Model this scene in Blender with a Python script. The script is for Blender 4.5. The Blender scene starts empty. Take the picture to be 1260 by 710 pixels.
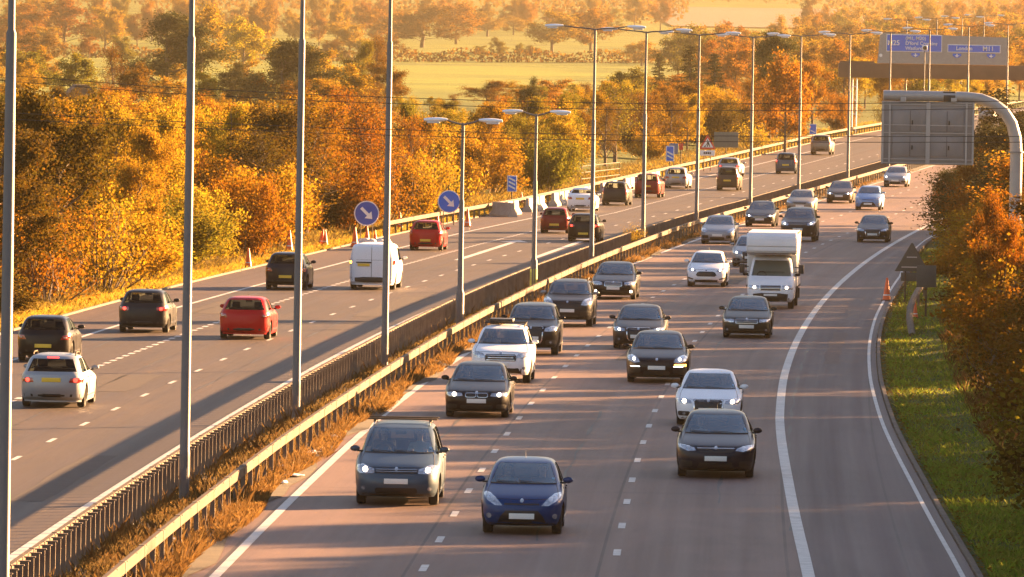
import bpy, bmesh, math, random
import numpy as np
from mathutils import Vector, Matrix
from mathutils.geometry import tessellate_polygon
random.seed(7); rng = np.random.default_rng(11)
SC = bpy.context.scene; COL = SC.collection
R = math.radians
# ------------------------------------------------------------------ camera model (telephoto from a footbridge 10 m above the road)
F, CH, YH, ROLL = 10000.0, 10.0, 60.0, R(1.0)
PIT = math.atan((355 - YH) / F)
ZY = [0, 500, 533, 575, 632, 667, 703, 738, 780, 900, 1100, 1400, 1800]
ZZ = [0, .02, .18, .45, .85, 1.15, 1.5, 1.9, 2.2, 3.0, 4.5, 7.0, 9.5]
def zr(Y): return np.interp(Y, ZY, ZZ)
def ray(px, py):
    u = (px - 630) / F; v = (py - 355) / F
    c, s = math.cos(ROLL), math.sin(ROLL)
    xr = u * c + v * s; up = u * s - v * c
    d = np.array([xr, math.cos(PIT) + up * math.sin(PIT), -math.sin(PIT) + up * math.cos(PIT)])
    return d / d[1]
YS = np.linspace(50, 3000, 14751)
ZS = zr(YS)
def G(px, py, h=0.0):
    d = ray(px, py); g = CH + d[2] * YS - (ZS + h); i = int(np.argmax(g < 0))
    return d[0] * YS[i], YS[i]
def AT(px, py, Y):
    d = ray(px, py); return Vector((d[0] * Y, Y, CH + d[2] * Y))
# ------------------------------------------------------------------ road alignment in metres (C = centre of the reserve)
PC = [6.3579, 20.2847, 6.8579, -1.4453, -0.6354, 0.3268]
def Cx(Y):
    Y = np.asarray(Y, float); t = (np.minimum(Y, 850) - 400) / 250
    v = sum(c * t**i for i, c in enumerate(PC)); t0 = 1.8
    s = sum(i * c * t0**(i-1) for i, c in enumerate(PC) if i) / 250
    return v + np.maximum(Y - 850, 0) * s
def slope(Y): return float((Cx(Y + 2) - Cx(Y - 2)) / 4)
KY = np.array([100,130,160,190,220,250,280,310,340,370,400,440,480,520,560,600,650,700,760,820,900])
OFF = {
'RL_inner':[1.06,1.06,1.05,1.02,.94,.93,.96,.99,.9,.86,.81,.71,.6,.6,.75,.96,1.07,1.09,1.09,1.09,1.09],
'RL_d1':[4.94,4.9,4.83,4.73,4.65,4.59,4.54,4.51,4.5,4.5,4.5,4.5,4.5,4.51,4.51,4.51,4.51,4.5,4.5,4.5,4.5],
'RL_d2':[8.59,8.55,8.47,8.34,8.22,8.11,7.99,7.95,7.92,7.8,7.69,7.64,7.6,7.57,7.56,7.55,7.54,7.54,7.53,7.6,7.61],
'R_thick':[12.4,12.33,12.2,11.98,11.7,11.55,11.49,11.45,11.42,11.38,11.31,11.19,11.05,10.99,10.97,10.97,10.97,10.97,10.97,10.97,10.97],
'bar_R':[-.16,-.14,-.1,0,.16,.27,.32,.36,.31,.2,.07,-.24,-.44,-.35,-.04,.2,.31,.36,.4,.42,.45],
'bar_L':[-1.82,-1.8,-1.75,-1.62,-1.45,-1.29,-1.22,-1.2,-1.16,-1.08,-1.12,-1.36,-1.6,-1.6,-1.46,-1.37,-1.37,-1.39,-1.39,-1.4,-1.4],
'LL_d2':[-6.59,-6.57,-6.54,-6.48,-6.39,-6.3,-6.22,-6.16,-6.12,-6.11,-6.1,-6.1,-6.1,-6.1,-6.1,-6.13,-6.17,-6.17,-6.17,-6.17,-6.17],
'LL_d1':[-9.61,-9.61,-9.6,-9.59,-9.57,-9.53,-9.48,-9.39,-9.23,-9.15,-9.15,-9.17,-9.2,-9.21,-9.21,-9.21,-9.21,-9.21,-9.21,-9.21,-9.2],
'L_solid':[-12.56,-12.59,-12.59,-12.58,-12.58,-12.57,-12.53,-12.4,-12.22,-12.14,-12.2,-12.39,-12.36,-12.32,-12.42,-12.66,-12.62,-12.59,-12.56,-12.55,-12.54],
'L_grass':[-15.28,-15.3,-15.3,-15.3,-15.3,-15.29,-15.25,-15.17,-15.06,-14.9,-14.95,-15.2,-15.4,-15.3,-15.13,-15.09,-15.15,-15.16,-15.06,-14.88,-14.73],
'bar_out':[-16.0,-16,-16,-16,-16,-16,-16,-15.9,-15.8,-15.7,-15.6,-15.5,-15.4,-15.4,-15.3,-15.3,-15.3,-15.3,-15.3,-15.3,-15.3],
'R_edge':[15.49,15.43,15.29,14.99,14.61,14.34,14.15,14.02,13.97,13.8,13.1,12.65,12.61,12.58,12.58,12.57,12.57,12.57,12.57,12.57,12.6],
'L_inner':[-3.22,-3.21,-3.17,-3.08,-3.03,-3.02,-3.02,-3.01,-3.01,-3.01,-3.01,-3.01,-3.03,-3.04,-3.04,-3.04,-3.04,-3.04,-3.04,-3.04,-3.04]}
def LX(k, Y): return Cx(Y) + np.interp(Y, KY, OFF[k])
# ------------------------------------------------------------------ terrain height
TLY = [0, 700, 1000, 1500, 2000, 2400, 2600, 3200, 3600, 4500, 5500, 7500]
TLZ = [-.06, 1.2, 1.6, 3.4, 4.6, 5.2, 7.9, 12.6, 17, 32, 47, 58]
def TZ(X, Y):
    X = np.asarray(X, float); Y = np.asarray(Y, float)
    o = X - Cx(Y)
    base = zr(Y) - .07
    far = np.interp(Y, TLY, TLZ)
    wl = np.clip((-o - 25) / 60, 0, 1) * np.clip((Y - 500) / 300, 0, 1)
    wf = np.clip((Y - 1200) / 500, 0, 1)
    w = np.maximum(wl, wf)
    z = base * (1 - w) + far * w
    re = np.interp(Y, KY, OFF['R_edge'])
    z = z + np.clip((o - re - 2.0) * .16, 0, 3.0) * (1 - wf) + np.clip((-o - 17.5) * .06, 0, .8) * (1 - wf)
    return z
def tz(x, y): return float(TZ(x, y))
# ------------------------------------------------------------------ object helpers
def props(o, label=None, cat=None, group=None, kind=None):
    if label: o['label'] = label
    if cat: o['category'] = cat
    if group: o['group'] = group
    if kind: o['kind'] = kind
    return o
def link(name, me, mats=(), parent=None, **kw):
    o = bpy.data.objects.new(name, me); COL.objects.link(o)
    if me is not None and mats and not me.materials:
        for m in (mats if isinstance(mats, (list, tuple)) else [mats]): me.materials.append(m)
    if parent: o.parent = parent
    return props(o, **kw)
def empty(name, loc, rz=0, **kw):
    o = bpy.data.objects.new(name, None); COL.objects.link(o); o.location = loc; o.rotation_euler = (0, 0, rz)
    o.empty_display_size = .2
    return props(o, **kw)
def mesh(name, verts, faces, smooth=None, mi=None):
    me = bpy.data.meshes.new(name)
    me.from_pydata([tuple(v) for v in verts], [], [tuple(int(i) for i in f) for f in faces]); me.update()
    if mi is not None: me.polygons.foreach_set('material_index', mi)
    if smooth is not None: smooth_angle(me, smooth)
    return me
def smooth_angle(me, ang=35):
    me.polygons.foreach_set('use_smooth', [True] * len(me.polygons))
    if ang < 179: me.set_sharp_from_angle(angle=R(ang))
class MB:
    """collects boxes, tubes and lathes into one mesh"""
    def __init__(s): s.v = []; s.f = []; s.m = []
    def add(s, V, Fs, m=0):
        b = len(s.v); s.v += [tuple(v) for v in V]; s.f += [tuple(b + i for i in f) for f in Fs]; s.m += [m] * len(Fs); return s
    def box(s, c, d, m=0, rz=0, bev=0, taper=1.0, mat=None):
        x, y, z = [k / 2 for k in d]
        if bev <= 0:
            V = [(-x,-y,-z),(x,-y,-z),(x,y,-z),(-x,y,-z),(-x*taper,-y*taper,z),(x*taper,-y*taper,z),(x*taper,y*taper,z),(-x*taper,y*taper,z)]
            Fs = [(0,3,2,1),(4,5,6,7),(0,1,5,4),(1,2,6,5),(2,3,7,6),(3,0,4,7)]
        else:
            bm = bmesh.new(); bmesh.ops.create_cube(bm, size=1)
            for v in bm.verts:
                t = taper if v.co.z > 0 else 1
                v.co = Vector((v.co.x * 2 * x * t, v.co.y * 2 * y * t, v.co.z * 2 * z))
            bmesh.ops.bevel(bm, geom=bm.edges[:], offset=bev, segments=2, affect='EDGES', profile=.6)
            bm.verts.index_update(); V = [v.co.copy() for v in bm.verts]; Fs = [[v.index for v in f.verts] for f in bm.faces]; bm.free()
        M = Matrix.Translation(c) @ Matrix.Rotation(rz, 4, 'Z')
        if mat is not None: M = mat @ M
        return s.add([M @ Vector(v) for v in V], Fs, m)
    def tube(s, pts, rad, n=10, m=0, caps=True):
        pts = [Vector(p) for p in pts]; rad = rad if hasattr(rad, '__len__') else [rad] * len(pts)
        V = []; Fs = []; up = None
        for i, p in enumerate(pts):
            d = (pts[min(i+1, len(pts)-1)] - pts[max(i-1, 0)]).normalized()
            if up is None: up = Vector((0, 0, 1)) if abs(d.z) < .9 else Vector((1, 0, 0))
            a = d.cross(up).normalized(); b = a.cross(d).normalized(); up = b
            for k in range(n):
                t = 2 * math.pi * k / n; V.append(p + (a * math.cos(t) + b * math.sin(t)) * rad[i])
        for i in range(len(pts) - 1):
            for k in range(n):
                k2 = (k + 1) % n; Fs.append((i*n+k, i*n+k2, (i+1)*n+k2, (i+1)*n+k))
        if caps: Fs.append(tuple(range(n))[::-1]); Fs.append(tuple((len(pts)-1)*n + k for k in range(n)))
        return s.add(V, Fs, m)
    def lathe(s, prof, n=24, m=0, M=None):
        """prof: list of (radius, height) round +Z"""
        V = []; Fs = []
        for r_, h in prof:
            for k in range(n):
                t = 2 * math.pi * k / n; V.append(Vector((r_ * math.cos(t), r_ * math.sin(t), h)))
        for i in range(len(prof) - 1):
            for k in range(n):
                k2 = (k + 1) % n; Fs.append((i*n+k, i*n+k2, (i+1)*n+k2, (i+1)*n+k))
        if prof[0][0] > 1e-6: Fs.append(tuple(range(n))[::-1])
        if prof[-1][0] > 1e-6: Fs.append(tuple((len(prof)-1)*n + k for k in range(n)))
        if M is not None: V = [M @ v for v in V]
        return s.add(V, Fs, m)
    def prism(s, poly, a, b, axis='Y', m=0):
        """closed outline extruded between a and b along axis"""
        n = len(poly)
        def P(p, t): return {'Y': (p[0], t, p[1]), 'X': (t, p[0], p[1]), 'Z': (p[0], p[1], t)}[axis]
        V = [P(p, a) for p in poly] + [P(p, b) for p in poly]
        Fs = [tuple(range(n)), tuple(range(n, 2*n))[::-1]] + [(i, (i+1) % n, n + (i+1) % n, n + i)[::-1] for i in range(n)]
        return s.add(V, Fs, m)
    def me(s, name='m', smooth=30):
        me = mesh(name, s.v, s.f, None, s.m)
        bm = bmesh.new(); bm.from_mesh(me); bmesh.ops.recalc_face_normals(bm, faces=bm.faces[:]); bm.to_mesh(me); bm.free()
        if smooth: smooth_angle(me, smooth)
        return me
    def build(s, name, mats, parent=None, smooth=30, **kw): return link(name, s.me(name, smooth), mats, parent, **kw)
# ------------------------------------------------------------------ materials
class N:
    def __init__(s, name):
        s.m = bpy.data.materials.new(name); s.m.use_nodes = True; s.t = s.m.node_tree; s.n = s.t.nodes; s.l = s.t.links
        s.b = s.n['Principled BSDF']; s.out = s.n['Material Output']
    def new(s, ty, **kw):
        n = s.n.new(ty)
        for k, v in kw.items(): setattr(n, k, v)
        return n
    def noise(s, vec, scale, detail=4, rough=.55, dist=0):
        n = s.new('ShaderNodeTexNoise'); n.inputs['Scale'].default_value = scale; n.inputs['Detail'].default_value = detail
        n.inputs['Roughness'].default_value = rough; n.inputs['Distortion'].default_value = dist
        if vec is not None: s.l.new(vec, n.inputs['Vector'])
        return n.outputs['Fac']
    def coord(s, kind='Object', scale=(1, 1, 1)):
        c = s.new('ShaderNodeTexCoord'); m = s.new('ShaderNodeMapping'); m.inputs['Scale'].default_value = scale
        s.l.new(c.outputs[kind], m.inputs['Vector']); return m.outputs['Vector']
    def ramp(s, fac, stops):
        r = s.new('ShaderNodeValToRGB'); e = r.color_ramp.elements
        while len(e) < len(stops): e.new(.5)
        for i, (p, c) in enumerate(stops): e[i].position = p; e[i].color = (*c, 1) if len(c) == 3 else c
        s.l.new(fac, r.inputs['Fac']); return r.outputs['Color']
    def mix(s, fac, a, b, mode='MIX'):
        n = s.new('ShaderNodeMix', data_type='RGBA', blend_type=mode)
        for k, v in ((0, fac), (6, a), (7, b)):
            if hasattr(v, 'links'): s.l.new(v, n.inputs[k])
            else: n.inputs[k].default_value = v if k == 0 else (*v, 1) if len(v) == 3 else v
        return n.outputs[2]
    def math(s, op, a, b=0.0, c=None):
        n = s.new('ShaderNodeMath', operation=op)
        for k, v in enumerate((a, b) if c is None else (a, b, c)):
            if hasattr(v, 'links'): s.l.new(v, n.inputs[k])
            else: n.inputs[k].default_value = v
        return n.outputs[0]
    def set(s, k, v):
        if hasattr(v, 'links'): s.l.new(v, s.b.inputs[k])
        else: s.b.inputs[k].default_value = (*v, 1) if hasattr(v, '__len__') and len(v) == 3 else v
    def bump(s, h, strength=.3, dist=.02):
        n = s.new('ShaderNodeBump'); n.inputs['Strength'].default_value = strength; n.inputs['Distance'].default_value = dist
        s.l.new(h, n.inputs['Height']); s.l.new(n.outputs['Normal'], s.b.inputs['Normal'])
def simple(name, col, rough=.5, metal=0, coat=0, var=.12, scale=3, emit=None, es=0, spec=.5, bump=0, dirt=None):
    n = N(name); v = n.coord('Object')
    f = n.noise(v, scale, 5)
    a = tuple(c * (1 - var) for c in col); b = tuple(min(1, c * (1 + var)) for c in col)
    c = n.ramp(f, [(.3, a), (.7, b)])
    if dirt:
        f2 = n.noise(v, scale * .37, 6, .7); c = n.mix(n.math('MULTIPLY', n.math('GREATER_THAN', f2, .5), n.math('SUBTRACT', f2, .5)), c, dirt)
    n.set('Base Color', c); n.set('Roughness', rough); n.set('Metallic', metal); n.set('Coat Weight', coat); n.set('Coat Roughness', .06); n.set('Specular IOR Level', spec)
    if emit: n.set('Emission Color', emit); n.set('Emission Strength', es)
    if bump: n.bump(n.noise(v, scale * 12, 5), bump, .02)
    return n.m
def paint(name, col, metal=.35, rough=.35):
    n = N(name); v = n.coord('Object'); z = n.new('ShaderNodeSeparateXYZ'); n.l.new(v, z.inputs[0])
    low = n.math('MULTIPLY', n.math('SUBTRACT', 1.0, n.math('MULTIPLY', z.outputs[2], 1.4)), n.noise(v, 2.2, 6, .65))
    low = n.math('MAXIMUM', low, 0.0)
    dust = n.math('ADD', n.math('MULTIPLY', low, .10), n.math('MULTIPLY', n.noise(v, 6, 6, .7), .01))
    dn = n.new('ShaderNodeClamp'); n.l.new(dust, dn.inputs[0])
    n.set('Base Color', n.mix(dn.outputs[0], col, (.16, .13, .10))); n.set('Metallic', metal)
    n.set('Roughness', n.math('ADD', rough, n.math('MULTIPLY', dn.outputs[0], .3)))
    n.set('Coat Weight', .12); n.set('Coat Roughness', .03); n.set('Specular IOR Level', .15)
    return n.m
# ================================================================== road surfaces
def asphalt(name, base, lane0, lanew, grain=.25, gloss=.62):
    n = N(name); uv = n.new('ShaderNodeUVMap'); uv.uv_map = 'road'
    sp = n.new('ShaderNodeSeparateXYZ'); n.l.new(uv.outputs[0], sp.inputs[0])
    def sc(x, y):
        m = n.new('ShaderNodeMapping'); m.inputs['Scale'].default_value = (x, y, 1); n.l.new(uv.outputs[0], m.inputs['Vector']); return m.outputs[0]
    fine = n.noise(sc(14, 14), 1.0, 6, .75)
    patch = n.noise(sc(.35, .035), 1.0, 5, .6, .6)
    streak = n.noise(sc(2.2, .012), 1.0, 5, .65)
    cross = n.noise(sc(.03, .5), 1.0, 4, .6)
    # tyre-polished and oily strips: two per lane plus the drip line in the middle
    ph = n.math('MULTIPLY', n.math('SUBTRACT', sp.outputs[0], lane0), 4 * math.pi / lanew)
    trk = n.math('MULTIPLY_ADD', n.math('COSINE', ph), -.5, .5)
    mid = n.math('POWER', n.math('MULTIPLY_ADD', n.math('COSINE', n.math('MULTIPLY', ph, .5)), -.5, .5), 10.0)
    dark = tuple(c * .62 for c in base); light = tuple(c * 1.35 for c in base)
    c = n.ramp(fine, [(.32, dark), (.5, base), (.72, light)])
    sm = n.math('PINGPONG', n.math('DIVIDE', n.math('SUBTRACT', sp.outputs[0], lane0 - .12), lanew), .5)
    c = n.mix(n.math('MULTIPLY', n.math('LESS_THAN', sm, .009), .75), c, (.02, .015, .014))
    jt = n.math('PINGPONG', n.math('ADD', sp.outputs[1], n.math('MULTIPLY', n.noise(sc(.4, 0), 1.0, 2), .5)), 23.0)
    c = n.mix(n.math('MULTIPLY', n.math('LESS_THAN', jt, .10), .6), c, (.025, .02, .018))
    c = n.mix(n.math('MULTIPLY', trk, .42), c, tuple(x * .75 for x in base))
    c = n.mix(n.math('MULTIPLY', mid, n.math('MULTIPLY', streak, .5)), c, tuple(x * .5 for x in base))
    c = n.mix(n.ramp(patch, [(.45, (0, 0, 0)), (.62, (.45, .45, .45))]), c, tuple(x * 1.55 for x in base))
    c = n.mix(n.ramp(cross, [(.55, (0, 0, 0)), (.75, (.35, .35, .35))]), c, tuple(x * .6 for x in base))
    n.set('Base Color', c)
    n.set('Roughness', n.math('ADD', gloss - .12, n.math('MULTIPLY', streak, .3))); n.set('Specular IOR Level', .28)
    n.bump(n.noise(sc(40, 40), 1.0, 3, .6), .5, .012)
    return n.m
M_near = asphalt('asphalt_near', (.128, .078, .062), 1.0, 3.65)
M_left = asphalt('asphalt_left', (.046, .029, .021), -3.1, 3.2)
def ysamples(y0, y1):
    ys = list(np.arange(y0, min(y1, 700), 4.0)) + list(np.arange(max(y0, 700), y1 + 1, 10.0)); return sorted(set([float(y) for y in ys] + [float(y1)]))
def strip(name, fl, fr, y0, y1, dz, mats, label=None, kind='structure', nx=2):
    ys = ysamples(y0, y1); V = []; UV = []; Fs = []
    for y in ys:
        a, b = float(fl(y)), float(fr(y)); c = float(Cx(y))
        for i in range(nx):
            x = a + (b - a) * i / (nx - 1); V.append((x, y, float(zr(y)) + dz)); UV.append((x - c, y))
    for j in range(len(ys) - 1):
        for i in range(nx - 1):
            k = j * nx + i; Fs.append((k, k + 1, k + nx + 1, k + nx))
    me = mesh(name, V, Fs); ul = me.uv_layers.new(name='road')
    for lp in me.loops: ul.data[lp.index].uv = UV[lp.vertex_index]
    return link(name, me, mats, kind=kind)
strip('road', lambda y: LX('bar_R', y) + .35, lambda y: LX('R_edge', y) + .12, 40, 1400, 0, M_near)
M_shoulder = asphalt('asphalt_shoulder', (.070, .043, .044), 11.0, 3.3)
strip('hard_shoulder', lambda y: LX('R_thick', y) + .05, lambda y: LX('R_edge', y) + .1, 42, 1390, .004, M_shoulder)
M_lsh = asphalt('asphalt_far_shoulder', (.058, .034, .027), -15.0, 3.0)
strip('far_hard_shoulder', lambda y: LX('L_grass', y) - .05, lambda y: LX('L_solid', y) - .05, 42, 1390, .004, M_lsh)
strip('motorway_road', lambda y: LX('L_grass', y) - .1, lambda y: LX('bar_L', y) - .25, 40, 1400, 0, M_left)
M_white = simple('road_marking_white', (.42, .40, .38), .55, var=.25, scale=2.5, dirt=(.2, .17, .14))
def quadline(V, Fs, k, ya, yb, w, dz=.009, dx=0, step=6):
    n = max(1, int((yb - ya) / step)); b = len(V)
    for i in range(n + 1):
        y = ya + (yb - ya) * i / n; x = float(LX(k, y)) + dx; z = float(zr(y)) + dz
        V += [(x - w/2, y, z), (x + w/2, y, z)]
    for i in range(n): q = b + 2*i; Fs.append((q, q+1, q+3, q+2))
def lines(name, specs):
    V = []; Fs = []
    for s in specs: quadline(V, Fs, *s)
    return link(name, mesh(name, V, Fs), M_white, kind='structure')
lines('edge_line_marking', [('RL_inner', 60, 1200, .2), ('R_thick', 60, 1200, .24), ('L_solid', 60, 1200, .16), ('L_inner', 60, 1200, .2), ('R_edge', 60, 700, .10, .009, -.12)])
dash = []
y = 60 + 4.2
while y < 900: dash.append(('RL_d1', y - 1, y + 1, .15)); y += 9.15
y = 60 + 10.1 - 9.15
while y < 900: dash.append(('RL_d2', y - 1, y + 1, .15)); y += 9.15
y = 203 - 9 * 15
while y < 900: dash.append(('LL_d2', y - 1, y + 1, .13)); y += 9.0
y = 150
while y < 700: dash.append(('LL_d1', y, y + 1.05, .2)); y += 2.0
y = 68
while y < 150: dash.append(('LL_d1', y, y + 2, .15)); y += 9.0
lines('lane_dash_marking', dash)
# lane-change arrows painted on the far carriageway
def arrow(p, q, w=.16):
    p, q = Vector(p), Vector(q); d = (q - p).normalized(); s = Vector((d.y, -d.x)); V = []; Fs = []
    hb = q - d * 4.5
    for a, ww in ((p, w), (hb, w)): V += [a - s * ww, a + s * ww]
    Fs.append((0, 1, 3, 2)); V += [hb - s * .75, hb + s * .75, q]; Fs.append((4, 5, 6))
    return [(v.x, v.y, float(zr(v.y)) + .009) for v in V], Fs
V = []; Fs = []
for p, q in (((-2.6, 382), (.35, 424)), ((1.0, 388), (4.0, 430))):
    v, f = arrow(p, q); b = len(V); V += v; Fs += [tuple(b + i for i in t) for t in f]
link('arrow_marking', mesh('arrow_marking', V, Fs), M_white, kind='structure')
# raised road studs are the size of a pixel: part of the surface.  Kerbs:
def sweep(name, prof, fx, y0, y1, mats, closed=True, smooth=30, step=None, **kw):
    ys = ysamples(y0, y1) if step is None else list(np.arange(y0, y1 + step * .5, step)); V = []; Fs = []; n = len(prof)
    for y in ys:
        x = float(fx(y)); z = float(zr(y))
        for a, b in prof: V.append((x + a, y, z + b))
    m = n if closed else n - 1
    for j in range(len(ys) - 1):
        for i in range(m):
            i2 = (i + 1) % n; Fs.append((j*n+i, j*n+i2, (j+1)*n+i2, (j+1)*n+i))
    if closed: Fs.append(tuple(range(n))); Fs.append(tuple((len(ys)-1)*n + i for i in range(n))[::-1])
    me = mesh(name, V, Fs)
    bm = bmesh.new(); bm.from_mesh(me); bmesh.ops.recalc_face_normals(bm, faces=bm.faces[:]); bm.to_mesh(me); bm.free()
    if smooth: smooth_angle(me, smooth)
    return link(name, me, mats, **kw)
M_conc = simple('weathered_concrete', (.34, .30, .25), .85, var=.2, scale=2.2, bump=.3, dirt=(.12, .10, .07))
kp = [(-.06, -.1), (.06, -.1), (.06, .05), (.045, .065), (-.045, .065), (-.06, .05)]
rp_ = random.Random(21)
def tarmac_patch(off, y0, L, w, m):
    V = []; Fs = []; n = max(2, int(L / 3)); ph = rp_.uniform(0, 6)
    for i in range(n + 1):
        y = y0 + L * i / n; x = float(Cx(y)) + off; V += [(x - w/2 + .05 * math.sin(i * 1.7 + ph), y, float(zr(y)) + .0055), (x + w/2 + .04 * math.sin(i * 2.3 + ph), y, float(zr(y)) + .0055)]
    for i in range(n): q = 2 * i; Fs.append((q, q+1, q+3, q+2))
    link('road_patch', mesh('rp', V, Fs), m, kind='structure')
M_pd = simple('patched_tarmac_dark', (.040, .027, .023), .75, var=.3, scale=3, spec=.25); M_pl = simple('patched_tarmac_worn', (.122, .082, .068), .8, var=.3, scale=3, spec=.25); M_tar = simple('tar_seam', (.016, .012, .011), .6)
for off, y0, L, w, k in ((3.0, 232, 16, 1.5, 1), (6.6, 262, 9, 1.2, 0), (2.6, 186, 6, 1.0, 0), (9.9, 214, 22, .55, 0), (9.6, 300, 12, 1.6, 1), (-4.6, 176, 20, .8, 0), (-7.9, 232, 12, 1.7, 0), (-10.9, 300, 18, 1.5, 0), (-4.7, 300, 26, 1.2, 0), (6.3, 350, 18, 1.6, 0), (12.9, 262, 30, .5, 1)): tarmac_patch(off, y0, L, w, (M_pd, M_pl)[k])
for off, y0, L in ((6.75, 165, 60), (3.1, 205, 45), (10.4, 180, 70), (12.0, 170, 110), (-8.1, 190, 80), (-5.2, 230, 70), (-11.2, 240, 90), (8.9, 270, 70)): tarmac_patch(off, y0, L, .05, M_tar)
M_kerb = simple('muddy_kerb', (.10, .075, .055), .9, var=.35, scale=1.5, bump=.4)
sweep('kerb', kp, lambda y: LX('R_edge', y) + .2, 60, 900, M_kerb, kind='structure')
sweep('verge_kerb', kp, lambda y: LX('L_grass', y) - .17, 60, 1000, M_kerb, kind='structure')
# ================================================================== ground sheet
def ground_mat():
    n = N('ground_grass'); g = n.new('ShaderNodeNewGeometry'); m = n.new('ShaderNodeMapping'); n.l.new(g.outputs['Position'], m.inputs['Vector'])
    p = m.outputs[0]; sp = n.new('ShaderNodeSeparateXYZ'); n.l.new(p, sp.inputs[0])
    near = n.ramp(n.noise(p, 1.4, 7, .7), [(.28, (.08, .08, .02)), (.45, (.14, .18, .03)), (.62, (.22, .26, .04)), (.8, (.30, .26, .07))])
    m2 = n.new('ShaderNodeMapping'); m2.inputs['Scale'].default_value = (.01, .0035, 1); m2.inputs['Rotation'].default_value = (0, 0, .25); n.l.new(g.outputs['Position'], m2.inputs['Vector'])
    f = n.noise(m2.outputs[0], 1.6, 5, .6, .8)
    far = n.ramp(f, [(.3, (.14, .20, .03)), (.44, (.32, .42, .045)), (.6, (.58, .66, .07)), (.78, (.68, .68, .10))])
    fine = n.noise(p, .35, 5, .7)
    far = n.mix(.35, far, n.ramp(fine, [(.3, (.10, .12, .03)), (.7, (.32, .30, .07))]))
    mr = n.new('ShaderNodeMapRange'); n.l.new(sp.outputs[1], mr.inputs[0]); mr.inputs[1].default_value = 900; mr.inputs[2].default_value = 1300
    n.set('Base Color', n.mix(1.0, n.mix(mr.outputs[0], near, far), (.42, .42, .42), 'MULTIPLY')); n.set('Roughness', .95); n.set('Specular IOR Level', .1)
    n.bump(n.noise(p, 6, 5), .6, .05); return n.m
M_ground = ground_mat()
xs = np.concatenate([-np.geomspace(1200, 60, 34), np.arange(-54, 90, 2.5), np.geomspace(90, 1200, 34)])
ys = np.concatenate([np.arange(-60, 900, 8.0), np.arange(900, 2800, 25), np.geomspace(2800, 8500, 40)])
gx, gy = np.meshgrid(xs, ys); gz = TZ(gx, gy)
bump = (np.sin(gx * .013 + gy * .004) * np.cos(gy * .0061) * 1.1) * np.clip((gy - 1500) / 500, 0, 1)
gz = gz + bump
def gzb(x, y): return tz(x, y) + math.sin(x * .013 + y * .004) * math.cos(y * .0061) * 1.1 * min(1, max(0, (y - 1500) / 500))
nx_ = len(xs); V = np.stack([gx, gy, gz], -1).reshape(-1, 3)
Fs = [(j*nx_+i, j*nx_+i+1, (j+1)*nx_+i+1, (j+1)*nx_+i) for j in range(len(ys)-1) for i in range(nx_-1)]
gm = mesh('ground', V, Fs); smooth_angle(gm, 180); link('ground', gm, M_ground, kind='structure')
# reserve strip of soil between the barriers
M_soil = simple('reserve_soil', (.05, .035, .02), .95, var=.45, scale=1.2, bump=.6, dirt=(.09, .07, .045))
strip('reserve_ground', lambda y: LX('bar_L', y) - .25, lambda y: LX('bar_R', y) + .35, 40, 1400, .012, M_soil)
strip('reserve_margin_ground', lambda y: LX('bar_R', y) + .35, lambda y: LX('bar_R', y) + .35 + .35 + .15 * math.sin(y * .21) + .12 * math.sin(y * .57), 60, 900, .016, M_soil)
# ================================================================== safety barriers
M_galv = simple('galvanised_steel', (.085, .060, .040), .7, metal=0, var=.35, scale=1.1, spec=.15, dirt=(.03, .015, .008))
M_galvd = simple('rusty_post_steel', (.16, .12, .09), .75, metal=.2, var=.3, scale=2)
wb = [(.045, .53), (.06, .55), (.06, .73), (.045, .75), (-.045, .75), (-.06, .73), (-.06, .55), (-.045, .53)]
def barrier(key, pitch, label, y0, y1, hi=.75, beamdx=0, postdx=0, post=(.1, .07), cap=True, group='crash barriers along the motorway', segn=100, prof=wb, topz=0):
    root = empty('crash_barrier', (float(LX(key, y0)), y0, float(zr(y0))), label=label, cat='crash barrier', group=group)
    inv = Matrix.Translation(root.location).inverted()
    def par(o): o.parent = root; o.matrix_parent_inverse = inv; return o
    par(sweep('beam', [(a, b + topz) for a, b in prof], lambda y: LX(key, y) + beamdx, y0, y1, M_galv, step=4.0))
    jm = MB().box((0, 0, .755), (.10, .16, .014)).box((.063, 0, .64), (.008, .14, .2)).box((0, 0, .70), (.118, .1, .1)).me('lap_joint'); jm.materials.append(M_galvd)
    for y in np.arange(y0 + 2, min(y1, 380), 4.8): par(link('lap_joint', jm)).location = (float(LX(key, y)) + beamdx, y, float(zr(y)) + topz)
    pm = MB().box((0, 0, hi / 2 - .02), (post[0], post[1], hi)).box((0, 0, hi - .015), (post[0] * 1.4, post[1] * 1.6, .02)).me('post')
    pm.materials.append(M_galvd); rest = MB(); k = 0
    for y in np.arange(y0, y1, pitch):
        x = float(LX(key, y)) + postdx; z = float(zr(y))
        if k < segn: par(link('post', pm)).location = (x, y, z)
        else: rest.box((x, y, z + hi / 2 - .02), (post[0], post[1], hi))
        k += 1
    if rest.v: par(rest.build('post_row', M_galvd, smooth=0, kind='stuff'))
    return root
barrier('bar_R', 2.4, 'broad pale steel beam barrier at the edge of the near carriageway, weeds at its posts', 104, 900)
barrier('bar_L', 1.15, 'barrier of close set dark posts beside the fast lane of the far carriageway', 130, 900, hi=.86, beamdx=-.12, postdx=.06, post=(.15, .06), topz=.09)
barrier('bar_out', 3.0, 'sunlit steel barrier on the far verge behind the two round arrow signs', 428, 1300, hi=.8)
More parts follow.
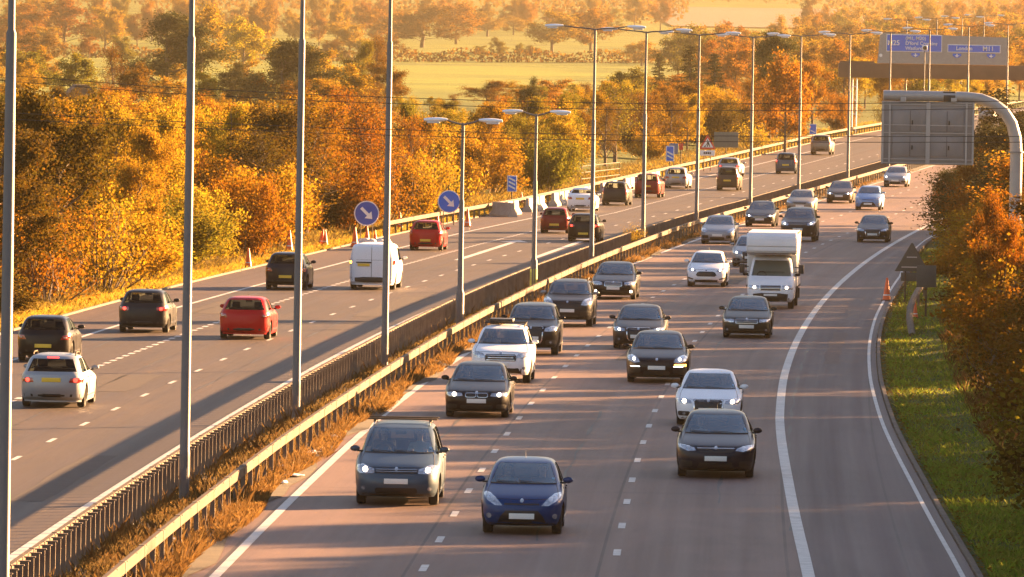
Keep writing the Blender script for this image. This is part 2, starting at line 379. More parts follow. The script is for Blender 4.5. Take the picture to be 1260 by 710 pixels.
# second upper rail behind it further off
def rail2(label, pts, hs, r=.06):
    root = empty('guard_rail', pts[0], label=label, cat='guard rail')
    for h in hs:
        o = MB().tube([Vector(p) - Vector(pts[0]) + Vector((0, 0, h)) for p in pts], r, 8).build('rail', M_galv, root)
    pm = MB().tube([(0, 0, -.1), (0, 0, max(hs) + .05)], r * .9, 8).me('post'); pm.materials.append(M_galv)
    for i in range(len(pts) - 1):
        a, b = Vector(pts[i]), Vector(pts[i+1]); n = max(1, int((b - a).length / 6))
        for k in range(n + (i == len(pts) - 2)): link('post', pm, parent=root).location = a.lerp(b, k / n) - Vector(pts[0])
def gp(px, py, h=0):
    x, y = G(px, py, h); return Vector((x, y, tz(x, y)))
rail2('three bar handrail on the far verge above the concrete blocks', [gp(715, 228), gp(762, 221.5)], (.45, .9, 1.35), .035)
# ================================================================== lamp columns
M_lamp = simple('lamp_column_grey', (.12, .115, .115), .6, metal=.2, var=.12, scale=1.5)
M_lant = simple('lantern_housing', (.78, .82, .88), .45, var=.06)
M_bowl = simple('lantern_bowl', (.55, .56, .58), .2, var=.05)
def lamp_meshes(h, arm, rb, rt, base_h, js=.62, bk=1.45):
    col = MB().lathe([(rb * bk, 0), (rb * bk, base_h), (rb * 1.05, base_h + .12), (rb, base_h + .14), ((rb * .62 + rt * .38), h * js), ((rb * .40 + rt * .40), h * js + .06), (rt, h - .02), (rt, h), (0, h + .02)], 20)
    col.box((0, -rb * bk, base_h * .5), (.12, .02, base_h * .55))
    arms = []; lants = []
    for s in (-1, 1):
        arms.append(MB().tube([(0, 0, h - .05), (s * .25, 0, h + .0), (s * arm * .6, 0, h + .05), (s * (arm - .1), 0, h + .12)], [.04, .035, .03, .03], 8).me('arm'))
        m = MB(); L = .84; prof = []
        # lantern: long shallow bowl, flat top
        n = 9; k = 14; V = []; Fs = []
        for i in range(n):
            t = i / (n - 1); w = .16 * (math.sin(math.pi * (.06 + .88 * t)) ** .55); hh = .10 * (math.sin(math.pi * (.08 + .8 * t)) ** .6)
            x = s * (arm - .12 + t * L)
            for j in range(k):
                a = 2 * math.pi * j / k; V.append((x, w * math.cos(a), h + .13 + hh * (math.sin(a) * (.75 if math.sin(a) > 0 else .95)) - .02 * t))
        for i in range(n - 1):
            for j in range(k): j2 = (j + 1) % k; Fs.append((i*k+j, i*k+j2, (i+1)*k+j2, (i+1)*k+j))
        Fs.append(tuple(range(k))); Fs.append(tuple((n-1)*k + j for j in range(k))[::-1])
        m.add(V, Fs); me1 = m.me('lantern', 50)
        b = MB().box((s * (arm + L * .45), 0, h + .02), (L * .55, .2, .07), bev=.03).me('bowl'); lants.append((me1, b))
    cm = col.me('column', 40); cm.materials.append(M_lamp)
    for a in arms: a.materials.append(M_lamp)
    for a, b in lants: a.materials.append(M_lant); b.materials.append(M_bowl)
    return cm, arms, lants
tall = lamp_meshes(10.95, 1.58, .105, .055, 1.0, .62, 1.12); high = lamp_meshes(13.2, 1.58, .106, .046, 1.0, .765, 1.04); short = lamp_meshes(7.3, .68, .10, .06, 1.25)
M_yel = simple('yellow_green_band', (.5, .5, .1), .6)
LAMPS = [(134, 't', -.38, 'thick lamp column at the left edge of the photo'),
 (176, 't', -.3, 'second lamp column from the left edge of the photo, standing in dark soil'),
 (214, 't', -.35, 'third lamp column from the left, its foot in brown weeds'),
 (251, 't', -.3, 'fourth lamp column from the left, right of the white van'),
 (289, 's', -.2, 'shorter twin headed lamp post in front of the farther round blue arrow sign'),
 (334, 's', -.2, 'shorter twin headed lamp post with a yellow green band round its base'),
 (370, 't', 0, 'tall lamp column in front of the white car by the concrete blocks'),
 (409.5, 't', 0, 'tall twin headed lamp column second after the short posts'),
 (455, 't', 0, 'tall twin headed lamp column passing left of the red triangle road works sign'),
 (500, 't', .1, 'tall twin headed lamp column right of the road works sign and grey sign back'),
 (541.5, 't', .1, 'tall twin headed lamp column in front of the orange crown under the pine'),
 (587, 't', .1, 'tall twin headed lamp column left of the gantry leg'),
 (628.5, 't', .2, 'far lamp column crossing the left edge of the blue motorway sign'),
 (675, 't', .2, 'far lamp column crossing the right end of the larger blue sign panel'),
 (726.5, 't', .2, 'far lamp column crossing the smaller blue sign panel'),
 (783.5, 't', .2, 'farthest central lamp column at the right end of the grey gantry panel')]
for y, kind, dx, lab in LAMPS:
    x = (float(LX('bar_R', y)) + float(LX('bar_L', y))) / 2 + dx
    cm, arms, lants = high if y < 260 else tall if kind == 't' else short
    r = empty('street_lamp', (x, y, float(zr(y)) + .01), -math.atan(slope(y)), label=lab, cat='street lamp', group='lamp columns along the central reserve')
    link('column', cm, parent=r)
    for a in arms: link('arm', a, parent=r)
    for a, b in lants: link('bowl', b, parent=link('lantern', a, parent=r))
    if y == 334: MB().lathe([(.157, .25), (.157, .95)], 20).build('painted_band', M_yel, r)
for i, (px, Y, yt) in enumerate(((1116, 900, 25), (1153, 950, 23), (1184, 1000, 21.5), (1211, 1060, 19.5))):
    top = AT(px, yt, Y); z0 = tz(top.x, Y); s = (top.z - z0) / 10.95
    r = empty('street_lamp', (top.x, Y, z0), -.12, label=['first', 'second', 'third', 'last'][i] + ' from the left of the four tiny lamps seen beyond the gantry beam', cat='street lamp', group='distant lamps beyond the gantry')
    r.scale = (1.15, 1.15, s)
    link('column', tall[0], parent=r)
    for a in tall[1]: link('arm', a, parent=r)
    for a, b in tall[2]: link('bowl', b, parent=link('lantern', a, parent=r))
# ================================================================== text and signs
M_signblue = simple('sign_blue', (.004, .13, .66), .4, var=.05)
M_signwhite = simple('sign_white', (.75, .75, .74), .45, var=.05)
M_signgrey = simple('sign_panel_grey', (.30, .29, .28), .5, var=.08)
M_signback = simple('sign_back_grey', (.19, .185, .19), .5, metal=.15, var=.12, scale=1.4)
M_darkback = simple('sign_back_dark', (.06, .058, .05), .6)
M_beam = simple('gantry_beam_brown', (.13, .07, .045), .7, var=.2, scale=.6)
M_black = simple('black_print', (.015, .015, .015), .5)
M_red = simple('sign_red', (.55, .03, .02), .45)
def text_obj(body, size, loc, parent, m, name='lettering', align='LEFT', bold=.0, ext=.012):
    cu = bpy.data.curves.new('t', 'FONT'); cu.body = body; cu.size = size; cu.align_x = align; cu.align_y = 'CENTER'; cu.extrude = ext; cu.offset = bold
    o = bpy.data.objects.new('t', cu); COL.objects.link(o); dg = bpy.context.evaluated_depsgraph_get()
    me = bpy.data.meshes.new_from_object(o.evaluated_get(dg)); bpy.data.objects.remove(o)
    me.transform(Matrix.Rotation(math.pi / 2, 4, 'X'))
    r = link(name, me, parent=parent); me.materials.clear(); me.materials.append(m); r.location = loc; return r
# ---- overhead gantry with direction signs, far down the road
gy_ = 800.0; s_ = F / gy_
g0 = AT(1032, 84, gy_); zg = float(zr(gy_))
root = empty('sign_gantry', (g0.x, gy_, zg), label='brown overhead gantry beam carrying the blue motorway direction signs', cat='sign gantry')
def rel(px, py): p = AT(px, py, gy_); return (p.x - g0.x, p.z - zg)
x0, zt = rel(1032, 77); _, zb = rel(1032, 95); x1, _ = rel(1330, 80)
MB().box(((x0 + x1) / 2, 0, (zt + zb) / 2), (x1 - x0, 1.1, zt - zb), bev=.04).box((x0 + 1.8, 0, zt + .09), (3.4, .9, .18)).build('beam', M_beam, root)
for dx in (0, .42):
    p = Vector((x0 + 1.4 + dx, 0, 0)); leg = MB().tube([p + Vector((0, 0, -1.2)), p + Vector((0, 0, zb - .05))], .07, 8).build('leg', M_lant, root)
    if dx == 0:
        for k in range(4): MB().box((x0 + 1.6, 0, zb * (k + .5) / 4 - .2), (.46, .05, .06)).build('leg_brace', M_lant, root)
MB().box((x1 - .4, 0, zb / 2 - .3), (.7, .7, zb + .6)).build('leg', M_beam, root)
px0, pz1 = rel(1081, 40); px1, pz0 = rel(1240, 79)
pan = MB(); pan.prism([(px0 - .1, zt + .02), (px1 - .0, zt + .02), (px1 + .05, pz1 - .3), (px0 + .15, pz1)], -.72, -.6).build('sign_panel', M_signgrey, root)
def bluepanel(a, b, c, d):
    (xa, za), (xb, zb_) = rel(a, b), rel(c, d)
    w, h = xb - xa, za - zb_
    bd = MB().box(((xa + xb) / 2, -.74, (za + zb_) / 2), (w, .03, h), bev=.012).build('sign_border', M_signwhite, root)
    MB().box(((xa + xb) / 2, -.765, (za + zb_) / 2), (w - .14, .03, h - .14)).build('blue_field', M_signblue, bd)
    return xa, xb, za, zb_
xa, xb, za, zb_ = bluepanel(1090.5, 42, 1158.5, 64.5)
H_ = za - zb_
text_obj('M25', H_ * .40, (xa + .10, -.795, (za + zb_) / 2), root, M_signwhite, bold=.012)
for k, t in enumerate(('(M1, M20)', 'D\'ford Crossing', 'Watford')):
    text_obj(t, H_ * .285, (xa + (xb - xa) * .34, -.795, za - H_ * (.22 + .29 * k)), root, M_signwhite, bold=.008)
xa, xb, za, zb_ = bluepanel(1165.5, 54.5, 1230.5, 65.5); H_ = za - zb_
text_obj('London', H_ * .66, (xa + (xb - xa) * .16, -.795, (za + zb_) / 2), root, M_signwhite, bold=.008)
text_obj('M11', H_ * .8, (xa + (xb - xa) * .66, -.795, (za + zb_) / 2), root, M_signwhite, bold=.012)
for cx_, cy_ in ((1126, 67.7), (1177, 68.5), (1219, 69)):
    x, z = rel(cx_, cy_); w = .42; h = .2
    a = MB().prism([(x - w, z + h), (x + w, z + h), (x + w, z), (x + .16, z - h), (x - .16, z - h), (x - w, z)], -.745, -.725).build('lane_arrow_plate', M_signblue, root)
    MB().prism([(x - .06, z + h * .8), (x + .06, z + h * .8), (x + .06, z + .02), (x + .24, z + .02), (x, z - h * .85), (x - .24, z + .02), (x - .06, z + .02)], -.775, -.75).build('arrow', M_signwhite, a)
x, z = rel(1083.3, 68); MB().lathe([(.17, 0), (.17, .03)], 20, M=Matrix.Translation((x, -.72, z)) @ Matrix.Rotation(math.pi/2, 4, 'X')).build('roundel', M_signwhite, root)
# round dark camera / signal on its own thin mast in front of the sign
p = AT(1138, 59, 775); z0 = float(zr(775))
r = empty('signal_mast', (p.x, 775, z0), label='thin mast with a small round dark signal head in front of the larger blue sign', cat='signal')
MB().tube([(0, 0, 0), (0, 0, p.z - z0 - .2)], .05, 8).build('pole', M_lamp, r)
MB().box((0, 0, p.z - z0), (.5, .12, .5), bev=.05).build('signal_plate', M_signwhite, r); MB().lathe([(.19, 0), (.19, .03)], 20, M=Matrix.Translation((0, -.075, p.z - z0)) @ Matrix.Rotation(math.pi/2, 4, 'X')).build('signal_face', M_black, r)
# ---- cantilever matrix sign seen from behind
sy = 312.0; q = F / sy
b0 = AT(1249.5, 395, sy); zb0 = tz(b0.x, sy)
root = empty('cantilever_sign', (b0.x, sy, zb0), label='grey curved cantilever post holding the back of a large message sign over the slip', cat='overhead sign')
def rl(px, py): p = AT(px, py, sy); return (p.x - b0.x, p.z - zb0)
M_cant = simple('cantilever_paint', (.33, .32, .315), .5, metal=.2, var=.1, scale=1.2)
def pt(px, py): x, z = rl(px, py); return (x, 0, z)
path = [(0, 0, -.5), pt(1248.8, 300), pt(1249.5, 240), pt(1250.5, 190), pt(1249.5, 170), pt(1245, 152), pt(1236, 138), pt(1223, 128), pt(1207, 122), pt(1190, 119.5), pt(1160, 118.5), pt(1120, 118), pt(1087, 117.3)]
MB().tube(path, [.24] * 2 + [.235] * 3 + [.22] * 4 + [.2] * 4, 20).build('mast_arm', M_cant, root, smooth=50)
MB().lathe([(.3, 0), (.3, .05)], 20, M=Matrix.Translation(pt(1250, 188))).build('flange', M_signback, root)
x0, z1 = rl(1085.5, 124); x1, z0 = rl(1197.5, 203.5); mx, mz = (x0 + x1) / 2, (z0 + z1) / 2; w, h = x1 - x0, z1 - z0
cab = MB().box((mx, .02, mz), (w, .34, h), bev=.03).build('sign_cabinet', M_signback, root)
fr = MB()
for xx in (x0 + .04, x0 + .3, mx, x1 - .3, x1 - .04): fr.box((xx, -.19, mz), (.07 if xx != mx else .16, .06, h - .03))
for zz in (z0 + .05, z0 + .2, mz + .0, mz + .3, z1 - .12, z1 - .04): fr.box((mx, -.175, zz), (w - .02, .035, .035))
fr.build('sign_frame', M_cant, root)
for i in range(2):
    for j in range(2):
        ca = x0 + .36 + (w - .72) * (.25 + .5 * i); cb = z0 + .25 + (h - .5) * (.24 + .5 * j)
        d = MB().box((ca, -.165, cb), (w * .36, .03, h * .33), bev=.008).build('service_door', M_signback, root)
        MB().box((ca + .02, -.19, cb), (.012, .02, h * .33)).build('door_gap', M_black, d)
        MB().box((ca + .1, -.2, cb - .06), (.05, .04, .17), bev=.01).build('handle', M_black, d)
for xx in (x0 + .8, x1 - .8): MB().box((xx, -.08, z1 + .06), (.22, .3, .2), bev=.02).build('bracket', M_cant, root)
MB().box((rl(1168, 115)[0], 0, rl(1168, 115)[1]), (.5, .3, .16), bev=.03).box((rl(1168, 121)[0], -.2, rl(1168, 121)[1]), (.45, .04, .24), bev=.02).build('cable_box', M_black, root)
# ---- keep-right signs
def disc(r_, y0_, y1_, n=32, cz=0): return MB().lathe([(r_, y0_), (r_, y1_)], n, M=Matrix.Translation((0, 0, cz)) @ Matrix.Rotation(math.pi / 2, 4, 'X'))
M_sand = simple('white_sandbag_cloth', (.62, .60, .57), .9, var=.2, scale=8, bump=.5)
def blob(name, m, r3, seed, **kw):
    bm = bmesh.new(); bmesh.ops.create_icosphere(bm, subdivisions=3, radius=1); rd = random.Random(seed); ph = [rd.uniform(0, 6) for _ in range(6)]
    for v in bm.verts:
        c = v.co; k = 1 + .12 * math.sin(c.x * 4 + ph[0]) + .1 * math.sin(c.y * 5 + ph[1]) + .08 * math.sin(c.z * 6 + ph[2])
        v.co = Vector((c.x * r3[0] * k, c.y * r3[1] * k, max(-.75, c.z) * r3[2] * k))
    me = bpy.data.meshes.new(name); bm.to_mesh(me); bm.free(); smooth_angle(me, 180); return link(name, me, m, **kw)
for px, py, pyb, rpx, lab, col in ((450.5, 262.5, 300, 15.5, 'round blue arrow sign above the white van', simple('sign_blue_deep', (.02, .07, .40), .4)), (552, 248, 277, 14, 'round blue arrow sign between the red hatchback and the short lamp posts', M_signblue)):
    x, y = G(px, pyb); z0 = tz(x, y); c = AT(px, py, y); r = empty('arrow_sign', (x, y, z0), .04, label=lab, cat='road sign', group='round blue arrow signs on the far shoulder')
    rr = rpx * y / F; cz = c.z - z0
    for sx in (-.3, .3): MB().tube([(sx, .08, 0), (sx, .08, cz + .3)], .03, 8).build('leg', M_galv, r)
    MB().box((0, .1, .05), (1.3, .7, .06)).build('base_frame', M_galvd, r)
    disc(rr, 0, .03, cz=cz).build('sign_rim', M_signwhite, r); disc(rr * .91, .03, .045, cz=cz).build('blue_face', col, r)
    a = .62 * rr; w = .12 * rr; pts = []
    for u, v in ((-a, -w), (a * .25, -w), (a * .25, -w * 3.2), (a * 1.02, 0), (a * .25, w * 3.2), (a * .25, w), (-a, w)):
        t = -math.pi / 4; pts.append((u * math.cos(t) - v * math.sin(t), cz + u * math.sin(t) + v * math.cos(t)))
    MB().prism(pts, -.065, -.045).build('arrow', M_signwhite, r)
for i, (px, py, w) in enumerate(((447, 300, .45), (456, 301, .45), (466, 300, .45), (474, 300, .42))):
    x, y = G(px, py + .5); blob('sandbag', M_sand, (.36, .3, .24), i, label=['first', 'second', 'third', 'last'][i] + ' from the left of the white sandbags at the foot of the nearer arrow sign', cat='sandbag', group='sandbags by the arrow sign').location = (x, y, tz(x, y) + .15)
# ---- traffic cones
M_cone = simple('cone_orange', (.75, .12, .02), .5, var=.1); M_cband = simple('cone_white_band', (.72, .70, .68), .35); M_cbase = simple('cone_base_rubber', (.12, .05, .03), .8)
cs = MB().lathe([(.19, .05), (.175, .12), (.045, 1.0), (.035, 1.03), (0, 1.03)], 20).me('cone_body', 40); cs.materials.append(M_cone)
cb1 = MB().lathe([(.158, .24), (.103, .58)], 20).me('reflective_band', 40); cb1.materials.append(M_cband)
cbs = MB().box((0, 0, .03), (.5, .5, .06), bev=.02).me('base'); cbs.materials.append(M_cbase)
CONES = [(1091, 370, .92, 'orange and white cone on the right hard shoulder beside the back of the triangular sign'),
 (305.5, 329, .85, 'leftmost cone in the grass of the far verge'), (356, 309, 1.0, 'cone in the verge grass above the dark hatchback behind the lamp column'),
 (395, 301.5, .8, 'thin pale cone leaning at the left of a pair in the verge grass'), (400, 302, .8, 'cone at the right of the thin pair in the verge grass'),
 (436.5, 304.5, 1.0, 'cone left of the sandbags at the nearer arrow sign'), (451.5, 298, .8, 'orange cone behind the sandbags, left one'), (461.5, 297.5, .6, 'orange cone behind the sandbags, right one'),
 (492, 281, .85, 'cone in the verge grass above the roof of the red hatchback, left one'), (538, 277.5, .75, 'cone just left of the farther arrow sign'),
 (575, 279, 1.0, 'large cone right of the farther arrow sign'), (613.5, 263, .8, 'small cone by the far barrier between the short lamp posts'), (641.5, 250, .7, 'small cone right of the three bar marker'),
 (1126, 391, .6, 'small orange cone at the foot of the grey plate post')]
for px, py, sc_, lab in CONES:
    x, y = G(px, py); r = empty('traffic_cone', (x, y, tz(x, y) + .06), label=lab, cat='traffic cone', group='traffic cones'); r.scale = (sc_, sc_, sc_)
    if 'leaning' in lab: r.rotation_euler = (0, .12, 0)
    link('cone_body', cs, parent=r); link('reflective_band', cb1, parent=r); link('base', cbs, parent=r)
# ---- countdown markers and other small signs
def post_sign(name, label, px, pyc, pyb, w, h, m, bars=0, cat='road sign', group=None, lean=0):
    x, y = G(px, pyb); z0 = tz(x, y); c = AT(px, pyc, y); cz = c.z - z0
    r = empty(name, (x, y, z0), label=label, cat=cat, group=group); W_, H_ = w * y / F, h * y / F
    MB().tube([(0, .05, 0), (0, .05, cz + H_ * .4)], .04, 8).build('post', M_galv, r)
    b = MB().box((0, 0, cz), (W_, .03, H_), bev=.008).build('plate', M_signwhite if bars else m, r)
    if bars:
        MB().box((0, -.02, cz), (W_ - .1, .012, H_ - .1)).build('blue_field', m, b)
        for k in range(bars):
            zc = cz + H_ * (.22 - .24 * (k + (3 - bars) * 1.0)); ww = W_ * .34
            MB().prism([(-ww, zc + ww * .45), (ww, zc - ww * .45 - .02), (ww, zc - ww * .45 + H_ * .09), (-ww, zc + ww * .45 + H_ * .11)], -.045, -.03).build('stripe', M_signwhite, b)
    return r
g_ = 'blue countdown markers'
post_sign('countdown_marker', 'blue countdown marker with three white bars beside the short lamp post', 629.5, 226, 251, 12, 20, M_signblue, 3, group=g_)
post_sign('countdown_marker', 'blue countdown marker with two white bars left of the road works sign', 824, 189, 212, 10, 19, M_signblue, 2, group=g_)
post_sign('marker_sign', 'small blue grey sign partly behind the two bar marker', 828.5, 183, 207, 11, 13, simple('sign_blue_grey', (.10, .16, .28), .5))
post_sign('countdown_marker', 'small blue countdown marker with one bar above the far barrier', 1000, 159, 178, 8.5, 13, M_signblue, 1, group=g_)
post_sign('marker_post', 'white post with an orange red top plate beside the blue markers', 837.5, 180.5, 208, 5, 8, M_red, 0)
post_sign('direction_sign_back', 'plain grey back of a rectangular sign behind the road works triangle', 893, 172, 200, 30, 19, simple('dull_green_grey', (.13, .14, .12), .6))
post_sign('plate_sign_back', 'dark grey rectangular sign back on a pale post in the right verge', 1139, 340, 388, 24, 27, M_darkback)
# triangles
def tri_sign(name, label, px, pt_, pb_, pyb, wpx, back):
    x, y = G(px, pyb); z0 = tz(x, y); a = AT(px, pt_, y).z - z0; b = AT(px, pb_, y).z - z0; w = wpx * y / F / 2
    r = empty(name, (x, y, z0), label=label, cat='road sign'); cz = b + (a - b) * .36
    for sx in (-.25, .25): MB().tube([(sx, .06, 0), (sx, .06, b + .3)], .035, 8).build('leg', M_galv, r)
    pl = MB().prism([(-w, b), (w, b), (w * .05, a), (-w * .05, a)], 0, .03).build('plate', M_darkback if back else M_red, r)
    if not back:
        k = .66; P = lambda u, v: (u * w, b + v * (a - b))
        MB().prism([P(-.68, .12), P(.68, .12), P(0, .8)], -.02, -.002).build('white_field', M_signwhite, pl)
        g = MB()  # worker with shovel and heap
        g.prism([P(-.08, .16), P(.02, .16), P(.10, .36), P(.02, .40)], -.035, -.022); g.prism([P(.10, .36), P(.22, .16), P(.32, .16), P(.18, .42)], -.035, -.022)
        g.prism([P(.0, .34), P(.2, .38), P(.08, .56), P(-.08, .54)], -.034, -.021); g.prism([P(-.3, .2), P(-.26, .18), P(.12, .5), P(.06, .52)], -.033, -.0205)
        g.prism([P(-.42, .14), P(-.2, .14), P(-.3, .26)], -.035, -.022); g.lathe([(.07 * w, 0), (.07 * w, .013)], 12, M=Matrix.Translation((-.02 * w, -.022, b + .62 * (a - b))) @ Matrix.Rotation(math.pi / 2, 4, 'X'))
        g.build('pictogram', M_black, pl)
        s = MB().box((0, 0, b - .3), (w * 1.75, .03, .42), bev=.01).build('supplementary_plate', M_signwhite, r)
        # small print on the plate is not legible: three short dark marks
        gm_ = MB()
        for xx, ww in ((-.36, .16), (-.12, .2), (.14, .2), (.36, .12)): gm_.box((xx * w, -.02, b - .3), (ww * w, .012, .16))
        gm_.build('plate_text', M_black, s)
    else:
        MB().box((0, .06, b - .22), (w * 1.25, .03, .35), bev=.01).build('lower_plate', M_darkback, r)
        MB().box((0, -.02, b + .15 * (a - b)), (w * 1.2, .05, .05)).box((0, -.02, b + .5 * (a - b)), (w * .6, .05, .05)).build('stiffener', M_cant, r)
    return r
tri_sign('warning_sign', 'red bordered triangular road works sign with a white plate below', 870, 166, 183.5, 211, 21, False)
tri_sign('warning_sign', 'dark back of a triangular warning sign on the right verge', 1121, 299, 334, 372, 42, True)
# ramped guard rail end on the right verge
rp = [gp(1122.5, 413), gp(1119, 404), gp(1119.5, 397), gp(1124, 388), gp(1130, 377), gp(1137, 366)]
root = empty('guard_rail_end', rp[0], label='pale curved end of a guard rail dipping into the grass of the right verge', cat='guard rail')
MB().tube([p - rp[0] + Vector((0, 0, h)) for p, h in zip(rp, (.05, .4, .65, .72, .74, .74))], .13, 8).build('rail', M_galv, root)
for p in rp[2:]: MB().box(p - rp[0] + Vector((0, 0, .3)), (.08, .08, .7)).build('post', M_galvd, root)
# ---- concrete blocks on the far shoulder
bl = [(.0, .0)]
M_cblk = simple('pale_concrete_block', (.34, .31, .27), .85, var=.15, scale=2, bump=.3)  # plain pale concrete, tone varying at random
pr = [(-.3, 0), (.3, 0), (.3, .12), (.12, .4), (.09, .85), (-.09, .85), (-.12, .4), (-.3, .12)]
bmk = MB().prism(pr, -1.45, 1.45).me('block'); bmk.materials.append(M_cblk)
Y_ = 483.0; k = 0
while Y_ < 640 and k < 24:
    x = float(LX('L_grass', Y_)) + 1.0
    o = link('concrete_block', bmk, label='temporary concrete barrier block in the line on the far shoulder' if k else 'nearest temporary concrete barrier block on the far shoulder', cat='concrete block', group='line of concrete blocks' ); o.location = (x, Y_, float(zr(Y_))); o.rotation_euler = (0, 0, -math.atan(slope(Y_)) + (.5 if k == 0 else 0)); Y_ += 3.4 if k % 3 != 2 else 9; k += 1
# ---- overhead wires
M_wire = simple('wire_black', (.03, .025, .02), .6)
def wire(pts, lab):
    P = [AT(a, b, 232) for a, b in pts]; k0 = P[0] + (P[0] - P[1]) * .9 + Vector((0, 0, .8)); k1 = P[-1] + (P[-1] - P[-2]) * .9 + Vector((0, 0, .6))
    MB().tube([k0] + P + [k1], .011, 6).build('overhead_wire', M_wire, smooth=180, label=lab, cat='wire', group='overhead wires crossing the motorway')
wire([(0, 92), (200, 107), (400, 117), (620, 124.5), (820, 128), (1040, 127.5), (1260, 124)], 'topmost thin dark wire strung across the whole view')
wire([(0, 99), (200, 114.5), (400, 124.5), (620, 132), (820, 136), (1040, 136), (1260, 133)], 'second thin wire from the top strung across the view')
wire([(0, 138), (200, 149), (400, 157), (620, 163.5), (820, 167), (1040, 168), (1260, 168)], 'third wire from the top passing over the back of the message sign')
wire([(0, 146), (200, 156), (400, 164), (620, 170.5), (820, 174), (1040, 175), (1260, 175)], 'lowest thin wire passing over the back of the message sign')
# ---- litter on the reserve margin
M_lit = simple('paper_litter', (.65, .63, .6), .7)
for i, (px, py) in enumerate(((388, 559), (396, 556), (343, 577), (352, 577.5), (380, 561), (362, 588), (346, 596), (410, 540), (150, 650), (213, 668))):
    x, y = G(px, py); o = blob('litter', M_lit, (.14 + .05 * (i % 3), .3, .035), 40 + i, label='scrap of pale litter lying in the weeds of the reserve', cat='litter', group='scraps of litter on the reserve'); o.location = (x, y, float(zr(y)) + .06)
# ================================================================== vehicles
def pchip(xs, ys):
    xs = np.array(xs, float); ys = np.array(ys, float); h = np.diff(xs); d = np.diff(ys) / h; m = np.zeros(len(xs)); m[0] = d[0]; m[-1] = d[-1]
    for i in range(1, len(xs) - 1):
        if d[i-1] * d[i] > 0: w1 = 2*h[i] + h[i-1]; w2 = h[i] + 2*h[i-1]; m[i] = (w1 + w2) / (w1 / d[i-1] + w2 / d[i])
    def f(x):
        x = np.clip(x, xs[0], xs[-1]); i = np.clip(np.searchsorted(xs, x) - 1, 0, len(h) - 1); t = (x - xs[i]) / h[i]
        return (2*t**3-3*t**2+1)*ys[i] + (t**3-2*t**2+t)*h[i]*m[i] + (-2*t**3+3*t**2)*ys[i+1] + (t**3-t**2)*h[i]*m[i+1]
    return f
T = {}
T['hatch'] = dict(L=3.95, W=1.72, H=1.48, cowl=1.0, wst=1.385, belt=.98, zh=.74, r=.31, wf=1.25, wr=-1.24, q=2.7, p=8,
 F=[(.18,1.78),(.25,1.9),(.45,1.975),(.6,1.96),(.7,1.9),(.78,1.74),(.88,1.4),(.96,1.08),(1.0,.94),(1.2,.5),(1.36,.08),(1.42,-.15),(1.46,-.45),(1.48,-.75)],
 R=[(.22,-1.82),(.3,-1.94),(.55,-1.975),(.85,-1.95),(.97,-1.9),(1.2,-1.72),(1.36,-1.55),(1.43,-1.42),(1.465,-1.2),(1.48,-.9)],
 w=[(.18,.815),(.3,.845),(.5,.86),(.8,.855),(.93,.82),(1.0,.785),(1.2,.705),(1.36,.625),(1.42,.55),(1.46,.42),(1.48,.2)])
T['saloon'] = dict(L=4.62, W=1.81, H=1.43, cowl=.95, wst=1.335, belt=.94, zh=.72, r=.32, wf=1.42, wr=-1.4, q=2.8, p=8,
 F=[(.16,2.08),(.24,2.24),(.45,2.31),(.6,2.29),(.68,2.22),(.75,2.02),(.83,1.65),(.91,1.2),(.95,1.0),(1.12,.56),(1.3,.08),(1.37,-.2),(1.41,-.5),(1.43,-.8)],
 R=[(.2,-2.05),(.3,-2.25),(.6,-2.31),(.9,-2.27),(1.0,-2.2),(1.04,-2.05),(1.07,-1.78),(1.15,-1.52),(1.3,-1.2),(1.38,-1.05),(1.42,-.95),(1.43,-.9)],
 w=[(.16,.855),(.3,.885),(.5,.9),(.75,.9),(.86,.875),(.95,.825),(1.12,.745),(1.3,.655),(1.37,.58),(1.41,.44),(1.43,.22)])
T['estate'] = dict(T['saloon'], L=4.7, H=1.47, wst=1.345,
 F=[(.16,2.08),(.24,2.24),(.45,2.31),(.6,2.29),(.68,2.22),(.75,2.02),(.83,1.65),(.91,1.2),(.95,1.0),(1.12,.56),(1.3,.12),(1.38,-.15),(1.43,-.45),(1.47,-.9)],
 R=[(.2,-2.1),(.3,-2.28),(.6,-2.36),(.9,-2.32),(.98,-2.26),(1.2,-2.06),(1.34,-1.88),(1.41,-1.7),(1.45,-1.35),(1.47,-1.0)],
 w=[(.16,.855),(.3,.885),(.5,.9),(.75,.9),(.86,.875),(.95,.825),(1.12,.755),(1.32,.665),(1.40,.58),(1.44,.44),(1.47,.22)])
T['suv'] = dict(L=4.55, W=1.84, H=1.68, cowl=1.15, wst=1.575, belt=1.13, zh=.96, r=.36, wf=1.32, wr=-1.32, q=3.0, p=8,
 F=[(.26,2.1),(.36,2.22),(.6,2.27),(.82,2.24),(.93,2.15),(.99,1.95),(1.06,1.55),(1.12,1.18),(1.15,1.04),(1.35,.66),(1.53,.3),(1.6,.05),(1.65,-.35),(1.68,-.85)],
 R=[(.3,-2.1),(.4,-2.2),(.7,-2.27),(1.05,-2.22),(1.2,-2.15),(1.45,-2.0),(1.58,-1.9),(1.64,-1.75),(1.67,-1.4),(1.68,-1.0)],
 w=[(.26,.87),(.4,.905),(.65,.92),(.95,.92),(1.07,.89),(1.15,.845),(1.35,.775),(1.54,.69),(1.61,.61),(1.65,.45),(1.68,.2)])
